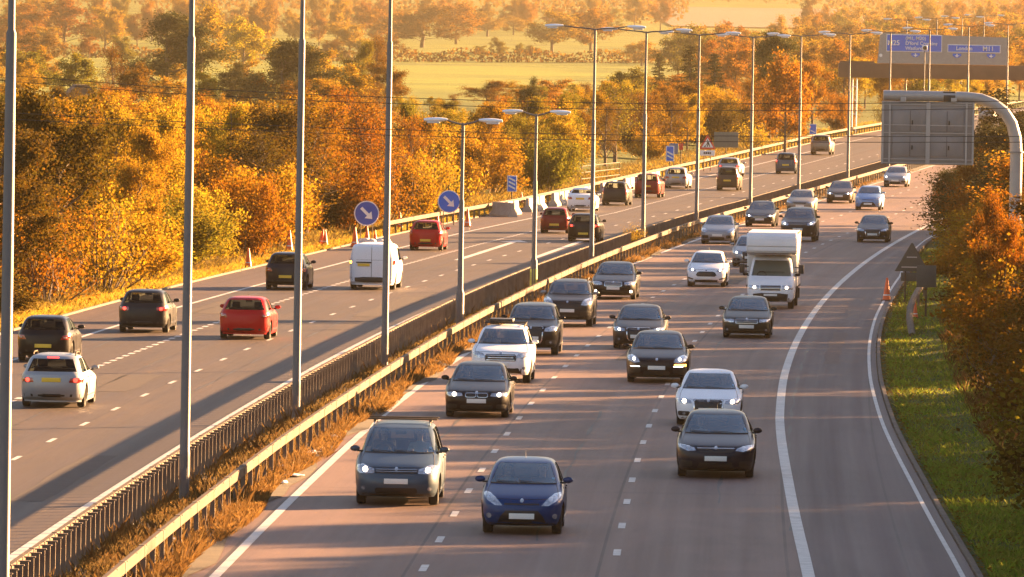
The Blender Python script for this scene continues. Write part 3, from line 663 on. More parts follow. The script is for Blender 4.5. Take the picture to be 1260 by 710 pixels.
T['mpv'] = dict(L=4.85, W=1.88, H=1.74, cowl=1.12, wst=1.62, belt=1.08, zh=.86, r=.33, wf=1.47, wr=-1.45, q=3.0, p=8,
 F=[(.2,2.2),(.3,2.36),(.5,2.42),(.7,2.38),(.82,2.28),(.9,2.1),(.98,1.8),(1.08,1.4),(1.12,1.25),(1.35,.8),(1.55,.4),(1.64,.1),(1.7,-.3),(1.74,-1.0)],
 R=[(.24,-2.3),(.35,-2.4),(.7,-2.42),(1.05,-2.38),(1.4,-2.25),(1.6,-2.15),(1.68,-2.0),(1.73,-1.5),(1.74,-1.1)],
 w=[(.2,.89),(.35,.925),(.6,.94),(.9,.94),(1.03,.915),(1.12,.87),(1.35,.80),(1.56,.725),(1.66,.63),(1.71,.46),(1.74,.22)])
T['van'] = dict(L=5.0, W=1.94, H=1.95, cowl=1.2, wst=1.72, belt=1.15, zh=.95, r=.34, wf=1.55, wr=-1.5, q=5.5, p=11,
 F=[(.2,2.2),(.35,2.42),(.6,2.48),(.85,2.44),(1.0,2.3),(1.1,2.1),(1.2,1.8),(1.55,1.25),(1.74,.95),(1.84,.6),(1.92,.1),(1.95,-.6)],
 R=[(.25,-2.42),(.36,-2.5),(1.0,-2.5),(1.5,-2.46),(1.78,-2.4),(1.87,-2.3),(1.93,-1.9),(1.95,-1.2)],
 w=[(.2,.88),(.36,.95),(.9,.97),(1.2,.95),(1.6,.89),(1.78,.84),(1.87,.75),(1.92,.55),(1.95,.25)])
T['cab'] = dict(L=2.9, W=1.96, H=2.18, cowl=1.3, wst=1.92, belt=1.25, zh=1.0, r=.35, wf=1.55, wr=None, q=4.5, p=11,
 F=[(.28,2.3),(.4,2.46),(.8,2.5),(1.0,2.42),(1.12,2.3),(1.24,2.05),(1.3,1.92),(1.6,1.6),(1.92,1.25),(2.04,1.0),(2.13,.6),(2.18,.2)],
 R=[(.28,-.3),(2.1,-.3),(2.18,-.1)],
 w=[(.28,.86),(.42,.94),(.8,.97),(1.1,.96),(1.3,.93),(1.6,.87),(1.92,.8),(2.06,.7),(2.14,.5),(2.18,.25)])
for k in T: t = T[k]; t['fF'] = pchip(*zip(*t['F'])); t['fR'] = pchip(*zip(*t['R'])); t['fw'] = pchip(*zip(*t['w']))
M_glass = None
def glass(name, tint=(.60, .68, .63), base=.06):
    n = N(name); n.n.remove(n.b); tr = n.new('ShaderNodeBsdfTransparent'); tr.inputs[0].default_value = (*tint, 1)
    gl = n.new('ShaderNodeBsdfGlossy'); gl.inputs['Roughness'].default_value = .04; gl.inputs[0].default_value = (.30, .36, .40, 1)
    fr = n.new('ShaderNodeFresnel'); fr.inputs[0].default_value = 1.5; mx = n.new('ShaderNodeMixShader')
    n.l.new(n.math('MULTIPLY_ADD', fr.outputs[0], .55, base - .05), mx.inputs[0]); n.l.new(tr.outputs[0], mx.inputs[1]); n.l.new(gl.outputs[0], mx.inputs[2]); n.l.new(mx.outputs[0], n.out.inputs[0]); return n.m
M_glass = glass('car_glass', base=.04); M_privacy = glass('dark_car_glass', (.07, .075, .075), .06); M_mid = glass('tinted_rear_glass', (.26, .27, .26), .06)
M_inner = simple('car_interior_dark', (.012, .012, .012), .8, var=.2)
M_under = simple('wheel_arch_black', (.015, .014, .013), .9)
M_trim = simple('black_plastic_trim', (.010, .010, .010), .5, var=.2, scale=8)
M_tyre = simple('tyre_rubber', (.012, .011, .011), .85, var=.25, scale=6, dirt=(.035, .03, .025))
M_rim = simple('alloy_rim', (.42, .41, .40), .4, metal=.7, var=.15, scale=6)
M_chrome = simple('chrome', (.62, .60, .58), .22, metal=.95, var=.05)
M_lens = simple('headlight_lens', (.40, .42, .46), .12, metal=.55, coat=1, var=.45, scale=14)
M_lit = simple('lit_headlight', (.9, .85, .75), .3, emit=(1, .80, .58), es=1.6)
M_drl = simple('lit_running_light', (.9, .9, .9), .3, emit=(1, .95, .9), es=.5)
M_amber = simple('lit_indicator', (.9, .4, .05), .3, emit=(1, .35, .04), es=1.2)
M_tail = simple('tail_light_red', (.30, .01, .01), .15, coat=1, var=.3, scale=12)
M_tlit = simple('lit_tail_light', (.8, .03, .02), .2, emit=(1, .05, .03), es=.4)
M_clear = simple('reversing_lens', (.5, .45, .42), .15, coat=1)
M_plw = simple('front_number_plate', (.68, .68, .64), .45, var=.05); M_ply = simple('rear_number_plate', (.72, .48, .04), .45, var=.06)
M_seat = simple('seat_cloth', (.018, .018, .018), .9, var=.3, scale=10)
M_sticker = simple('tax_disc_blue', (.25, .45, .7), .5)
PAINT = {k: paint('paint_' + k, c, m, r_) for k, (c, m, r_) in {
 'blue': ((.0015, .034, .125), .15, .3), 'grey': ((.05, .078, .11), .25, .35), 'black': ((.004, .004, .007), .0, .3), 'darkblue': ((.005, .009, .020), .1, .3),
 'white': ((.74, .76, .80), .0, .4), 'silver': ((.30, .31, .33), .35, .38), 'darkgrey': ((.016, .017, .021), .15, .35), 'red': ((.42, .003, .006), .0, .3),
 'darkred': ((.17, .006, .008), .1, .3), 'lightblue': ((.16, .28, .50), .15, .35), 'bronze': ((.06, .04, .032), .3, .35), 'beige': ((.22, .20, .17), .3, .35), 'green': ((.018, .023, .02), .2, .35)}.items()}
def loft(levels, q, p, n=48, mi=0):
    """closed stack of rounded plan outlines: levels = [(z, F, R, W)]"""
    ph = [2 * math.pi * (j + .5) / n for j in range(n)]; V = []; Fs = []
    for z, f, r, w in levels:
        yc, hl = (f + r) / 2, (f - r) / 2
        for a in ph:
            c, s = math.cos(a), math.sin(a)
            V.append((w * math.copysign(abs(c)**(2/q), c), yc + hl * math.copysign(abs(s)**(2/p), s), z))
    for i in range(len(levels) - 1):
        for j in range(n): j2 = (j + 1) % n; Fs.append((i*n+j, i*n+j2, (i+1)*n+j2, (i+1)*n+j))
    b = len(V); z, f, r, w = levels[0]; V.append((0, (f+r)/2, z)); z, f, r, w = levels[-1]; V.append((0, (f+r)/2, z + .002))
    o = (len(levels) - 1) * n
    for j in range(n): j2 = (j+1) % n; Fs.append((b, j2, j)); Fs.append((b+1, o+j, o+j2))
    return V, Fs, [mi] * len(Fs)
class Car:
    """one kind of vehicle: scaled profile functions, body mesh with hollow cabin and window openings"""
    cache = {}
    def __init__(s, ty, L=None, W=None, H=None):
        t = T[ty]; s.ty = ty; s.t = t; s.kl = (L or t['L']) / t['L']; s.kw = (W or t['W']) / t['W']; s.kh = (H or t['H']) / t['H']; s.q, s.p = t['q'], t['p']
        s.r = t['r']; s.H = t['H'] * s.kh; s.W = t['W'] / 2 * s.kw; s.cowl = t['cowl'] * s.kh; s.wst = t['wst'] * s.kh; s.zh = t['zh'] * s.kh
        s.wf = t['wf'] * s.kl; s.wr = t['wr'] * s.kl if t['wr'] else None
    def F(s, z): return float(s.t['fF'](z / s.kh)) * s.kl
    def R(s, z): return float(s.t['fR'](z / s.kh)) * s.kl
    def w(s, z): return float(s.t['fw'](z / s.kh)) * s.kw
    def fy(s, x, z):
        w = s.w(z); t = (1 - min(abs(x) / w, .993) ** s.q) ** (1 / s.p); f, r = s.F(z), s.R(z); return (f + r) / 2 + (f - r) / 2 * t
    def ry(s, x, z):
        w = s.w(z); t = (1 - min(abs(x) / w, .993) ** s.q) ** (1 / s.p); f, r = s.F(z), s.R(z); return (f + r) / 2 - (f - r) / 2 * t
    def sx(s, y, z):
        f, r = s.F(z), s.R(z); t = min(.999, abs(y - (f + r) / 2) / ((f - r) / 2)); return s.w(z) * (1 - t ** s.p) ** (1 / s.q)
    def levels(s):
        zs = sorted(set([round(a * s.kh, 4) for l in (s.t['F'], s.t['w'], s.t['R']) for a, _ in l] + list(np.linspace(s.t['F'][0][0] * s.kh, s.H, 34))))
        o = [zs[0]]
        for z in zs[1:]:
            if z - o[-1] > .006: o.append(z)
        return [(z, s.F(z), s.R(z), s.w(z)) for z in o]
    def body(s, mats2=(None,), cabin=True):
        key = (s.ty, round(s.kl, 3), round(s.kw, 3), round(s.kh, 3))
        if key in Car.cache: return Car.cache[key]
        V, Fs, mi = loft(s.levels(), s.q, s.p); me = mesh('body', V, Fs, None, mi)
        o = link('tmp_body', me); o.data.materials.append(PAINT['black']); o.data.materials.append(M_under)
        cut = []
        def cutter(V, Fs):
            c = link('tmp_cut', mesh('c', V, Fs, None, [1] * len(Fs))); c.data.materials.append(PAINT['black']); c.data.materials.append(M_under)
            bm = bmesh.new(); bm.from_mesh(c.data); bmesh.ops.recalc_face_normals(bm, faces=bm.faces[:]); bm.to_mesh(c.data); bm.free()
            md = o.modifiers.new('b', 'BOOLEAN'); md.operation = 'DIFFERENCE'; md.object = c; md.solver = 'EXACT'; cut.append(c)
        for yw in (s.wf, s.wr):
            if yw is None: continue
            for sd in (-1, 1):
                M = Matrix.Translation((sd * (s.W - .26), yw, s.r)) @ Matrix.Rotation(sd * math.pi / 2, 4, 'Y')
                m = MB().lathe([(s.r + .055, 0), (s.r + .055, .5)], 28, M=M); cutter(m.v, m.f)
        yb = (s.F(s.wst) + s.R(s.wst)) / 2
        if cabin:
            lv = []; zr0 = {'saloon': 1.07 * s.kh}.get(s.ty, s.t['belt'] * s.kh)
            for z in np.linspace(s.cowl - .42, s.H - .055, 14):
                f = min(s.F(z) - .07, s.F(s.cowl) - .05); r = max(s.R(z) + .07, s.R(max(z, zr0)) + .07)
                if f - r > .4: lv.append((z, f, r, max(.1, s.w(max(z, .4)) - .065)))
            V, Fs, _ = loft(lv, s.q, s.p, 32); cutter(V, Fs)
            a, b = s.win('front'); cutter(*s.xprism(a, b, yb, s.F(s.cowl) + .6))
            if s.ty not in ('van', 'cab'):
                a, b = s.win('rear'); cutter(*s.xprism(a, b, s.R(zr0) - .6, yb))
            for poly in s.side_polys():
                m = MB().prism(poly, -1.4, 1.4, 'X'); cutter(m.v, m.f)
        dg = bpy.context.evaluated_depsgraph_get(); r = bpy.data.meshes.new_from_object(o.evaluated_get(dg)); r.name = 'body'
        for c in cut: bpy.data.objects.remove(c)
        bpy.data.objects.remove(o); smooth_angle(r, 32); Car.cache[key] = r; return r
    def win(s, side):
        if side == 'front': z0, z1 = s.cowl + .012, s.wst; k0, k1 = .885, .875
        else: z0, z1 = {'saloon': 1.1 * s.kh}.get(s.ty, (s.t['belt'] + .05) * s.kh), s.wst - .02; k0, k1 = .84, .82
        return (z0, s.w(z0) * k0), (z1, s.w(z1) * k1)
    def xprism(s, a, b, y0, y1):
        m = MB().prism([(-a[1], a[0]), (a[1], a[0]), (b[1], b[0]), (-b[1], b[0])], y0, y1); return m.v, m.f
    def side_polys(s):
        b = s.t['belt'] * s.kh + .025; t = s.wst - .015; f0, f1 = s.F(b) - .34 * s.kl, s.F(t) - .30 * s.kl
        f0 = min(f0, s.F(s.cowl) - .25); r0, r1 = s.R(b) + .42, s.R(t) + .36
        if s.ty == 'saloon': r0 = s.R(1.12 * s.kh) + .35; r1 = s.R(t) + .22
        if s.ty in ('van', 'cab'): r0 = r1 = f1 - 1.0 if s.ty == 'van' else max(.25, s.R(b) + .35); return [[(f0, b), (f1, t), (r1, t), (r0, b)]]
        m0 = (f0 + r0) / 2 - .02; m1 = m0
        if f1 - .1 < m1: m1 = f1 - .1
        return [[(f0, b), (f1, t), (m1 + .05, t), (m0 + .05, b)], [(m0 - .05, b), (m1 - .05, t), (r1, t), (r0, b)]]
    def pane(s, side, k=0):
        V = []; n = 10
        if side in ('front', 'rear'):
            (z0, w0), (z1, w1) = s.win(side); fn = s.fy if side == 'front' else s.ry; d = -.012 if side == 'front' else .012; nu = 12
            for j in range(n + 1):
                v = j / n * 1.04 - .02; z = z0 + (z1 - z0) * v; w = (w0 + (w1 - w0) * v) * 1.015
                for i in range(nu + 1): x = w * (2 * i / nu - 1); V.append((x, fn(x, z) + d, z))
        else:
            P = s.side_polys()[k]; sd = 1 if side == 'right' else -1; nu = 6
            for j in range(n + 1):
                v = j / n * 1.04 - .02; a = [P[0][q] + (P[1][q] - P[0][q]) * v for q in (0, 1)]; b = [P[3][q] + (P[2][q] - P[3][q]) * v for q in (0, 1)]
                for i in range(nu + 1): u = i / nu * 1.02 - .01; y = a[0] + (b[0] - a[0]) * u; z = a[1]; V.append((sd * (s.sx(y, z) - .012), y, z))
        Fs = [(j*(nu+1)+i, j*(nu+1)+i+1, (j+1)*(nu+1)+i+1, (j+1)*(nu+1)+i) for j in range(n) for i in range(nu)]
        me = mesh('pane', V, Fs); smooth_angle(me, 180); return me
    def patch(s, out, side='front', off=.008, th=.03):
        """closed outline (x, z) laid on the front or rear skin; keeps the skin's curvature"""
        fn = (lambda x, z: s.fy(x, z) + off) if side == 'front' else (lambda x, z: s.ry(x, z) - off); bk = -th if side == 'front' else th
        P = []
        for i in range(len(out)):
            a, b = out[i], out[(i+1) % len(out)]
            for k in range(3): P.append((a[0] + (b[0]-a[0]) * k / 3, a[1] + (b[1]-a[1]) * k / 3))
        cx = sum(p[0] for p in P) / len(P); cz = sum(p[1] for p in P) / len(P); n = len(P); V = []; Fs = []
        for k in (1, 1, .72, .4):
            for x, z in P:
                xx = cx + (x - cx) * k; zz = cz + (z - cz) * k; y = fn(xx, zz) + (bk if len(V) < n else 0); V.append((xx, y, zz))
        V.append((cx, fn(cx, cz), cz))
        for r_ in range(3):
            for i in range(n): j = (i+1) % n; Fs.append((r_*n+i, r_*n+j, (r_+1)*n+j, (r_+1)*n+i))
        for i in range(n): Fs.append((3*n+i, 3*n+(i+1) % n, 4*n))
        m = MB(); m.add(V, Fs); return m.me('p', 40)
def mir(o): return [(-x, z) for x, z in o][::-1]
def rect(x0, x1, z0, z1, c=.0):
    if not c: return [(x0, z0), (x1, z0), (x1, z1), (x0, z1)]
    return [(x0+c, z0), (x1-c, z0), (x1, z0+c), (x1, z1-c), (x1-c, z1), (x0+c, z1), (x0, z1-c), (x0, z0+c)]
def circ(cx, cz, r, n=10): return [(cx + r * math.cos(2*math.pi*i/n), cz + r * math.sin(2*math.pi*i/n)) for i in range(n)]
# front styles, in metres for a car 0.86 half wide with its bonnet edge at 0.74
FS = {
 'swept': dict(head=[(.40,.60),(.55,.60),(.72,.70),(.80,.80),(.78,.86),(.66,.84),(.52,.74)], parts=[('grille', rect(-.36,.36,.615,.65), 'trim'), ('lower_grille', [(-.50,.25),(.50,.25),(.44,.38),(.33,.50),(-.33,.50),(-.44,.38)], 'trim')], plate=(.385,), fog=(.68,.385,.055)),
 'slats': dict(head=[(.44,.62),(.74,.61),(.82,.68),(.80,.76),(.68,.78),(.44,.70)], parts=[('grille', rect(-.42,.42,.62,.70), 'trim'), ('lower_grille', rect(-.42,.42,.24,.35,.03), 'trim')], bars=[(-.41,.41,.655,.665),(-.41,.41,.69,.70)], plate=(.475,), fog=(.66,.33,.045)),
 'kidney': dict(head=[(.36,.61),(.70,.58),(.80,.63),(.80,.70),(.62,.71),(.38,.685)], parts=[('grille', rect(-.28,-.025,.585,.685,.03), 'trim'), ('grille', rect(.025,.28,.585,.685,.03), 'trim'), ('lower_grille', rect(-.42,.42,.24,.36,.03), 'trim'), ('side_intake', rect(.5,.76,.26,.38,.03), 'trim'), ('side_intake', rect(-.76,-.5,.26,.38,.03), 'trim')], frames=[rect(-.295,-.012,.57,.70,.035), rect(.012,.295,.57,.70,.035)], plate=(.475,)),
 'twobar': dict(head=[(.42,.60),(.60,.58),(.78,.64),(.82,.72),(.72,.74),(.50,.70)], parts=[('grille', [(-.42,.52),(.42,.52),(.46,.62),(.40,.68),(-.40,.68),(-.46,.62)], 'trim'), ('lower_grille', [(-.60,.22),(.60,.22),(.50,.36),(-.50,.36)], 'trim')], bars=[(-.40,.40,.645,.665),(-.36,.36,.59,.61),(-.40,.40,.535,.555)], plate=(.44,), fog=(.66,.36,.05)),
 'single': dict(head=[(.42,.62),(.74,.61),(.82,.66),(.80,.74),(.66,.76),(.44,.70)], parts=[('grille', [(-.27,.32),(.27,.32),(.33,.40),(.36,.68),(.32,.72),(-.32,.72),(-.36,.68),(-.33,.40)], 'trim'), ('side_intake', rect(.46,.78,.27,.40,.03), 'trim'), ('side_intake', rect(-.78,-.46,.27,.40,.03), 'trim')], frames=[[(-.30,.295),(.30,.295),(.36,.38),(.40,.70),(.35,.75),(-.35,.75),(-.40,.70),(-.36,.38)]], plate=(.44,), fog=(.62,.335,.04)),
 'chromerect': dict(head=[(.40,.60),(.66,.57),(.80,.62),(.80,.72),(.62,.74),(.42,.70)], parts=[('grille', rect(-.31,.31,.56,.70,.02), 'trim'), ('lower_grille', rect(-.55,.55,.24,.36,.04), 'trim')], frames=[rect(-.34,.34,.535,.725,.03)], bars=[(-.30,.30,.59,.602),(-.30,.30,.625,.637),(-.30,.30,.66,.672)], plate=(.46,), fog=(.66,.33,.05)),
 'smooth': dict(head=[(.46,.62),(.62,.60),(.78,.66),(.82,.76),(.76,.84),(.62,.80),(.50,.72)], parts=[('lower_grille', rect(-.36,.36,.24,.36,.03), 'trim'), ('side_intake', rect(.44,.80,.30,.46,.03), 'trim'), ('side_intake', rect(-.80,-.44,.30,.46,.03), 'trim')], plate=(.46,)),
 'oval': dict(head=[(.42,.66),(.58,.63),(.76,.70),(.80,.80),(.68,.80),(.50,.74)], parts=[('grille', [(-.36,.44),(.36,.44),(.44,.50),(.38,.61),(.28,.65),(-.28,.65),(-.38,.61),(-.44,.50)], 'trim'), ('lower_grille', [(-.46,.22),(.46,.22),(.50,.30),(-.50,.30)], 'trim'), ('side_intake', [(.56,.30),(.80,.34),(.80,.42),(.54,.34)], 'trim'), ('side_intake', [(-.56,.30),(-.54,.34),(-.80,.42),(-.80,.34)], 'trim')], plate=(.38,)),
 'old': dict(head=rect(.42,.80,.58,.70,.02), parts=[('grille', rect(-.36,.36,.56,.69,.02), 'trim'), ('lower_grille', rect(-.60,.60,.24,.33,.02), 'trim')], bars=[(-.35,.35,.60,.612),(-.35,.35,.64,.652)], frames=[rect(-.38,.38,.545,.71,.02)], plate=(.43,), fog=(.66,.31,.04)),
 'winged': dict(head=[(.42,.64),(.60,.62),(.80,.70),(.82,.77),(.64,.75),(.46,.70)], parts=[('grille', [(-.34,.60),(.34,.60),(.40,.68),(-.40,.68)], 'trim'), ('lower_grille', [(-.40,.24),(.40,.24),(.34,.36),(-.34,.36)], 'trim'), ('side_intake', rect(.50,.78,.26,.40,.03), 'trim'), ('side_intake', rect(-.78,-.50,.26,.40,.03), 'trim')], bars=[(-.40,.40,.685,.705)], plate=(.46,)),
}
RS = {  # rear styles: tail light outline on the right side, plate height, extras
 'golf': dict(tail=rect(.46,.80,.76,.90,.03), plate=None, zp=.42), 'bmw1': dict(tail=[(.52,.72),(.80,.72),(.82,.86),(.60,.86)], plate=1, zp=.52), 'estate': dict(tail=[(.46,.72),(.80,.70),(.82,.86),(.50,.84)], plate=1, zp=.79),
 'small': dict(tail=[(.62,.72),(.80,.72),(.82,.98),(.70,.98)], plate=1, zp=.50), 'tall': dict(tail=[(.66,.70),(.82,.70),(.80,1.10),(.70,1.10)], plate=1, zp=.62), 'saloon': dict(tail=[(.46,.76),(.80,.74),(.82,.90),(.52,.90)], plate=1, zp=.80),
 'redhatch': dict(tail=[(.56,.76),(.80,.74),(.82,.90),(.60,.88)], plate=1, zp=.40)}
def wheel_mesh(r, w=.2):
    m = MB().lathe([(r * .62, -w/2 + .01), (r * .66, -w/2), (r * .93, -w/2), (r, -w/2 + .03), (r, w/2 - .03), (r * .93, w/2), (r * .66, w/2), (r * .62, w/2 - .01), (r * .6, 0)], 28, M=Matrix.Rotation(math.pi/2, 4, 'Y'))
    t = m.me('tyre', 35); t.materials.append(M_tyre)
    m = MB().lathe([(0, .03), (r*.1, .045), (r*.14, .02), (r*.5, .0), (r*.58, .02), (r * .66, .055)], 28, M=Matrix.Rotation(math.pi/2, 4, 'Y'))
    for k in range(5):
        a = 2 * math.pi * k / 5; m.box((0, 0, 0), (.03, r * .13, r * .52), mat=Matrix.Rotation(a, 4, 'X') @ Matrix.Translation((.04, 0, r * .34)))
    q = m.me('rim', 35); q.materials.append(M_rim); return t, q
WH = {}
def slot(o, m, i=0):
    o.material_slots[i].link = 'OBJECT'; o.material_slots[i].material = m
mirror_me = None
def mk_mirror(sd):
    bm = bmesh.new(); bmesh.ops.create_uvsphere(bm, u_segments=16, v_segments=10, radius=1)
    for v in bm.verts: c = v.co; v.co = Vector((sd * .115 + c.x * .108, c.y * .07 - (.0 if c.y > 0 else -.04), .045 + c.z * .066))
    me = bpy.data.meshes.new('mirror'); bm.to_mesh(me); bm.free(); smooth_angle(me, 180); me.materials.append(M_trim); return me
MIR = {sd: mk_mirror(sd) for sd in (-1, 1)}
STALK = {sd: MB().box((sd * .0, 0, -.01), (.14, .06, .04), bev=.01).me('stalk') for sd in (-1, 1)}
SEATME = None
def seat_me():
    m = MB(); m.box((0, -.12, .62), (.5, .16, .62), bev=.06, mat=Matrix.Rotation(0, 4, 'X')); m.box((0, -.15, 1.03), (.27, .1, .2), bev=.04); m.box((0, .15, .36), (.5, .5, .16), bev=.05); x = m.me('seat', 40); x.materials.append(M_seat); return x
SEATME = seat_me()
WHEELST = MB().tube([(.18 * math.cos(a), 0, .18 * math.sin(a)) for a in np.linspace(0, 2 * math.pi, 20)], .014, 6).box((0, 0, 0), (.34, .02, .05)).me('steering_wheel'); WHEELST.materials.append(M_trim)
PCACHE = {}
def pc(key, fn, m=None):
    if key not in PCACHE:
        me = fn(); PCACHE[key] = me
        if m is not None and not me.materials: me.materials.append(m)
    return PCACHE[key]
def build_car(c, name, loc, rz, col, front='slats', rear='golf', label='', cat='car', lit=0, tlit=0, detail=2, fog_lit=False, roof=None, mirror=None, privacy=False, plate_rear=True, group=None, amber=False, drl=False, plate_glow=False, dark_low=False, stop=False):
    key = (c.ty, round(c.kl, 3), round(c.kw, 3), round(c.kh, 3)); kx = c.W / .86; kz = c.zh / .74; sc = lambda o: [(x * kx, z * kz) for x, z in o]
    root = empty(name, loc, rz, label=label, cat=cat, group=group); P = PAINT[col]
    b = link('body', c.body(), parent=root); slot(b, P)
    gm = M_privacy if privacy else M_mid
    link('windscreen', pc((key, 'ws'), lambda: c.pane('front'), M_glass), parent=root)
    if c.ty not in ('van', 'cab'):
        o = link('rear_window', pc((key, 'rw'), lambda: c.pane('rear'), M_glass), parent=root); slot(o, gm)
    for sd in ('left', 'right'):
        for k in range(len(c.side_polys())):
            o = link('side_window', pc((key, sd, k), lambda: c.pane(sd, k), M_glass), parent=root)
            if k: slot(o, gm)
    if c.r not in WH: WH[c.r] = wheel_mesh(c.r, .2 if c.r < .34 else .23)
    ty, rm = WH[c.r]
    for yw in (c.wf, c.wr):
        if yw is None: continue
        for sd in (-1, 1):
            w = link('wheel', ty, parent=root); w.location = (sd * (c.W - .15), yw, c.r); w.rotation_euler = (0, 0, 0 if sd > 0 else math.pi); link('rim', rm, parent=w)
    # mirrors
    ym = c.F(c.cowl) - .52 * c.kl; zm = c.cowl + .02
    for sd in (-1, 1):
        o = link('mirror', MIR[sd], parent=root); o.location = (sd * (c.sx(ym, zm) + .03), ym, zm); slot(o, PAINT[mirror or col])
        if not STALK[sd].materials: STALK[sd].materials.append(M_trim)
        link('stalk', STALK[sd], parent=o)
    # interior
    if detail > 0:
        for sx_ in (-.36, .36):
            o = link('seat', SEATME, parent=root); o.location = (sx_ * kx, c.F(c.wst) - .62, c.H - 1.33)
        if c.ty not in ('van', 'cab'):
            zb = (c.H - 1.33); link('rear_bench', pc((key, 'bench'), lambda: MB().box((0, c.R(c.wst) + .42 + (.15 if c.ty != 'saloon' else .1), .66 + zb), (1.1 * kx, .16, .5), bev=.05).me('b'), M_seat), parent=root)
        link('dashboard', pc((key, 'dash'), lambda: MB().box((0, c.F(c.cowl) - .42, c.cowl - .08), (1.3 * kx, .55, .12), bev=.04).me('d'), M_trim), parent=root)
        o = link('steering_wheel', WHEELST, parent=root); o.location = (.36 * kx, c.F(c.cowl) - .72, c.cowl - .0); o.rotation_euler = (-.35, 0, 0)
    if detail > 1:
        if c.ty == 'hatch' or 'chrome strip' in label: link('roof_aerial', pc((key, 'aer'), lambda: MB().tube([(0, c.fy(0, c.wst) - .5, c.H - .03), (0, c.fy(0, c.wst) - .62, c.H + .12)], .004, 5).me('a'), M_trim), parent=root)
        link('tax_disc', pc((key, 'td'), lambda: MB().box((-c.w(c.cowl + .06) * .80, c.fy(c.w(c.cowl + .06) * .8, c.cowl + .09) - .02, c.cowl + .09), (.06, .004, .07)).me('a'), M_sticker), parent=root)
        for k, sx_ in enumerate((-.35, .12)):
            def wiper():
                m = MB(); pts = []
                for i in range(6): x = (sx_ + .09 * i) * kx; z = c.cowl + .02 + .006 * i; pts.append((x, c.fy(x, z) + .006, z + .01))
                return m.tube(pts, .009, 5).me('w')
            link('wiper', pc((key, 'wip', k), wiper, M_trim), parent=root)
        # shut lines of bonnet and doors
        def seams():
            m = MB()
            for sd in (-1, 1):
                for yy in (c.F(c.cowl) - .35, (c.F(c.cowl) + c.R(c.cowl)) / 2 - .1):
                    pts = [(sd * (c.sx(yy, z) + .001), yy, z) for z in np.linspace(.38, c.cowl, 8)]; m.tube(pts, .006, 4)
                m.tube([(sd * (c.sx(y_, .3 * c.kh + .02) + .002), y_, .3 * c.kh + .02) for y_ in np.linspace(c.wr + .45 if c.wr else -.2, c.wf - .45, 10)], .012, 4)
                for yy in (c.F(c.cowl) - 1.25, c.F(c.cowl) - 2.15):
                    if yy > c.R(.9) + .5: m.box((sd * (c.sx(yy, c.cowl - .13) + .01), yy, c.cowl - .13), (.03, .18, .03), bev=.008)
            return m.me('s')
        link('door_seams', pc((key, 'seam'), seams, M_trim), parent=root)
    if detail > 1:
        def bonnet():
            m = MB(); zb_ = S_['head'][len(S_['head']) // 2][1] * kz; z1 = c.zh * .985
            m.tube([(x, c.fy(x, z1) + .001, z1) for x in np.linspace(-.74 * kx, .74 * kx, 17)], .006, 4)
            for sd in (-1, 1): m.tube([(sd * c.w(z) * .86, c.fy(c.w(z) * .86, z) + .0, z + .002) for z in np.linspace(z1, c.cowl - .01, 9)], .006, 4)
            return m.me('b')
        S_ = FS[front]; link('bonnet_seam', pc((key, 'bon'), bonnet, M_trim), parent=root)
        link('badge', pc((key, front, 'bdg'), lambda: c.patch(circ(0, c.zh * .955, .04), 'front', .014), M_chrome), parent=root)
        link('windscreen_trim', pc((key, 'wtr'), lambda: MB().tube([(x, c.fy(x, c.cowl + .004) + .006, c.cowl + .006) for x in np.linspace(-c.w(c.cowl) * .86, c.w(c.cowl) * .86, 15)], .018, 5).me('w'), M_trim), parent=root)
        link('interior_mirror', pc((key, 'imr'), lambda: MB().box((0, c.F(c.wst) - .02, c.wst - .10), (.24, .03, .07), bev=.015).me('w'), M_trim), parent=root)
    # front
    S = FS[front]; K = (key, front)
    for sd in (-1, 1):
        out = sc(S['head']); out = out if sd > 0 else mir(out)
        h = link('headlight', pc((K, 'h', sd), lambda: c.patch(out, 'front', .010), M_lens), parent=root)
        cx_ = sum(p[0] for p in out) / len(out); cz_ = sum(p[1] for p in out) / len(out)
        if lit: link('lit_lamp', pc((K, 'l', sd, lit), lambda: c.patch(circ(cx_ - sd * .03, cz_, .042 if lit == 1 else .055), 'front', .02), M_lit), parent=h)
        elif detail > 1: link('lamp_reflector', pc((K, 'r', sd), lambda: c.patch(circ(cx_ - sd * .04, cz_, .05), 'front', .014), M_chrome), parent=h)
        if 'fog' in S and detail > 0:
            fx, fz, fr = S['fog']
            f = link('fog_lamp', pc((K, 'f', sd, fog_lit), lambda: c.patch(circ(sd * fx * kx, fz * kz, fr), 'front', .012), M_lit if fog_lit else M_lens), parent=root)
        if drl: link('running_light', pc((K, 'drl', sd), lambda: c.patch([(sd * a * kx, z * kz) for a, z in rect(.46, .72, .485, .505)], 'front', .012), M_drl), parent=root)
    if amber: link('indicator', pc((K, 'amb'), lambda: c.patch(mir([(a * kx, z * kz) for a, z in rect(.48, .80, .50, .57, .01)])[::1], 'front', .016), M_amber), parent=root)
    for i, fr in enumerate(S.get('frames', [])): link('grille_surround', pc((K, 'fr', i), lambda: c.patch(sc(fr), 'front', .006), M_chrome), parent=root)
    gob = None
    for i, (nm, out, mt) in enumerate(S['parts']):
        o = link(nm, pc((K, 'p', i), lambda: c.patch(sc(out), 'front', .009 if not S.get('frames') else .012), M_trim), parent=root)
        if gob is None: gob = o
    for i, (a, b2, z0, z1) in enumerate(S.get('bars', [])): link('grille_bar', pc((K, 'b', i), lambda: c.patch(sc(rect(a, b2, z0, z1)), 'front', .018), M_chrome), parent=gob)
    zp = S['plate'][0] * kz
    link('number_plate', pc((K, 'np'), lambda: MB().box((0, c.fy(.2, zp) + .022, zp), (.52, .02, .115), bev=.004).me('n'), M_plw), parent=root)
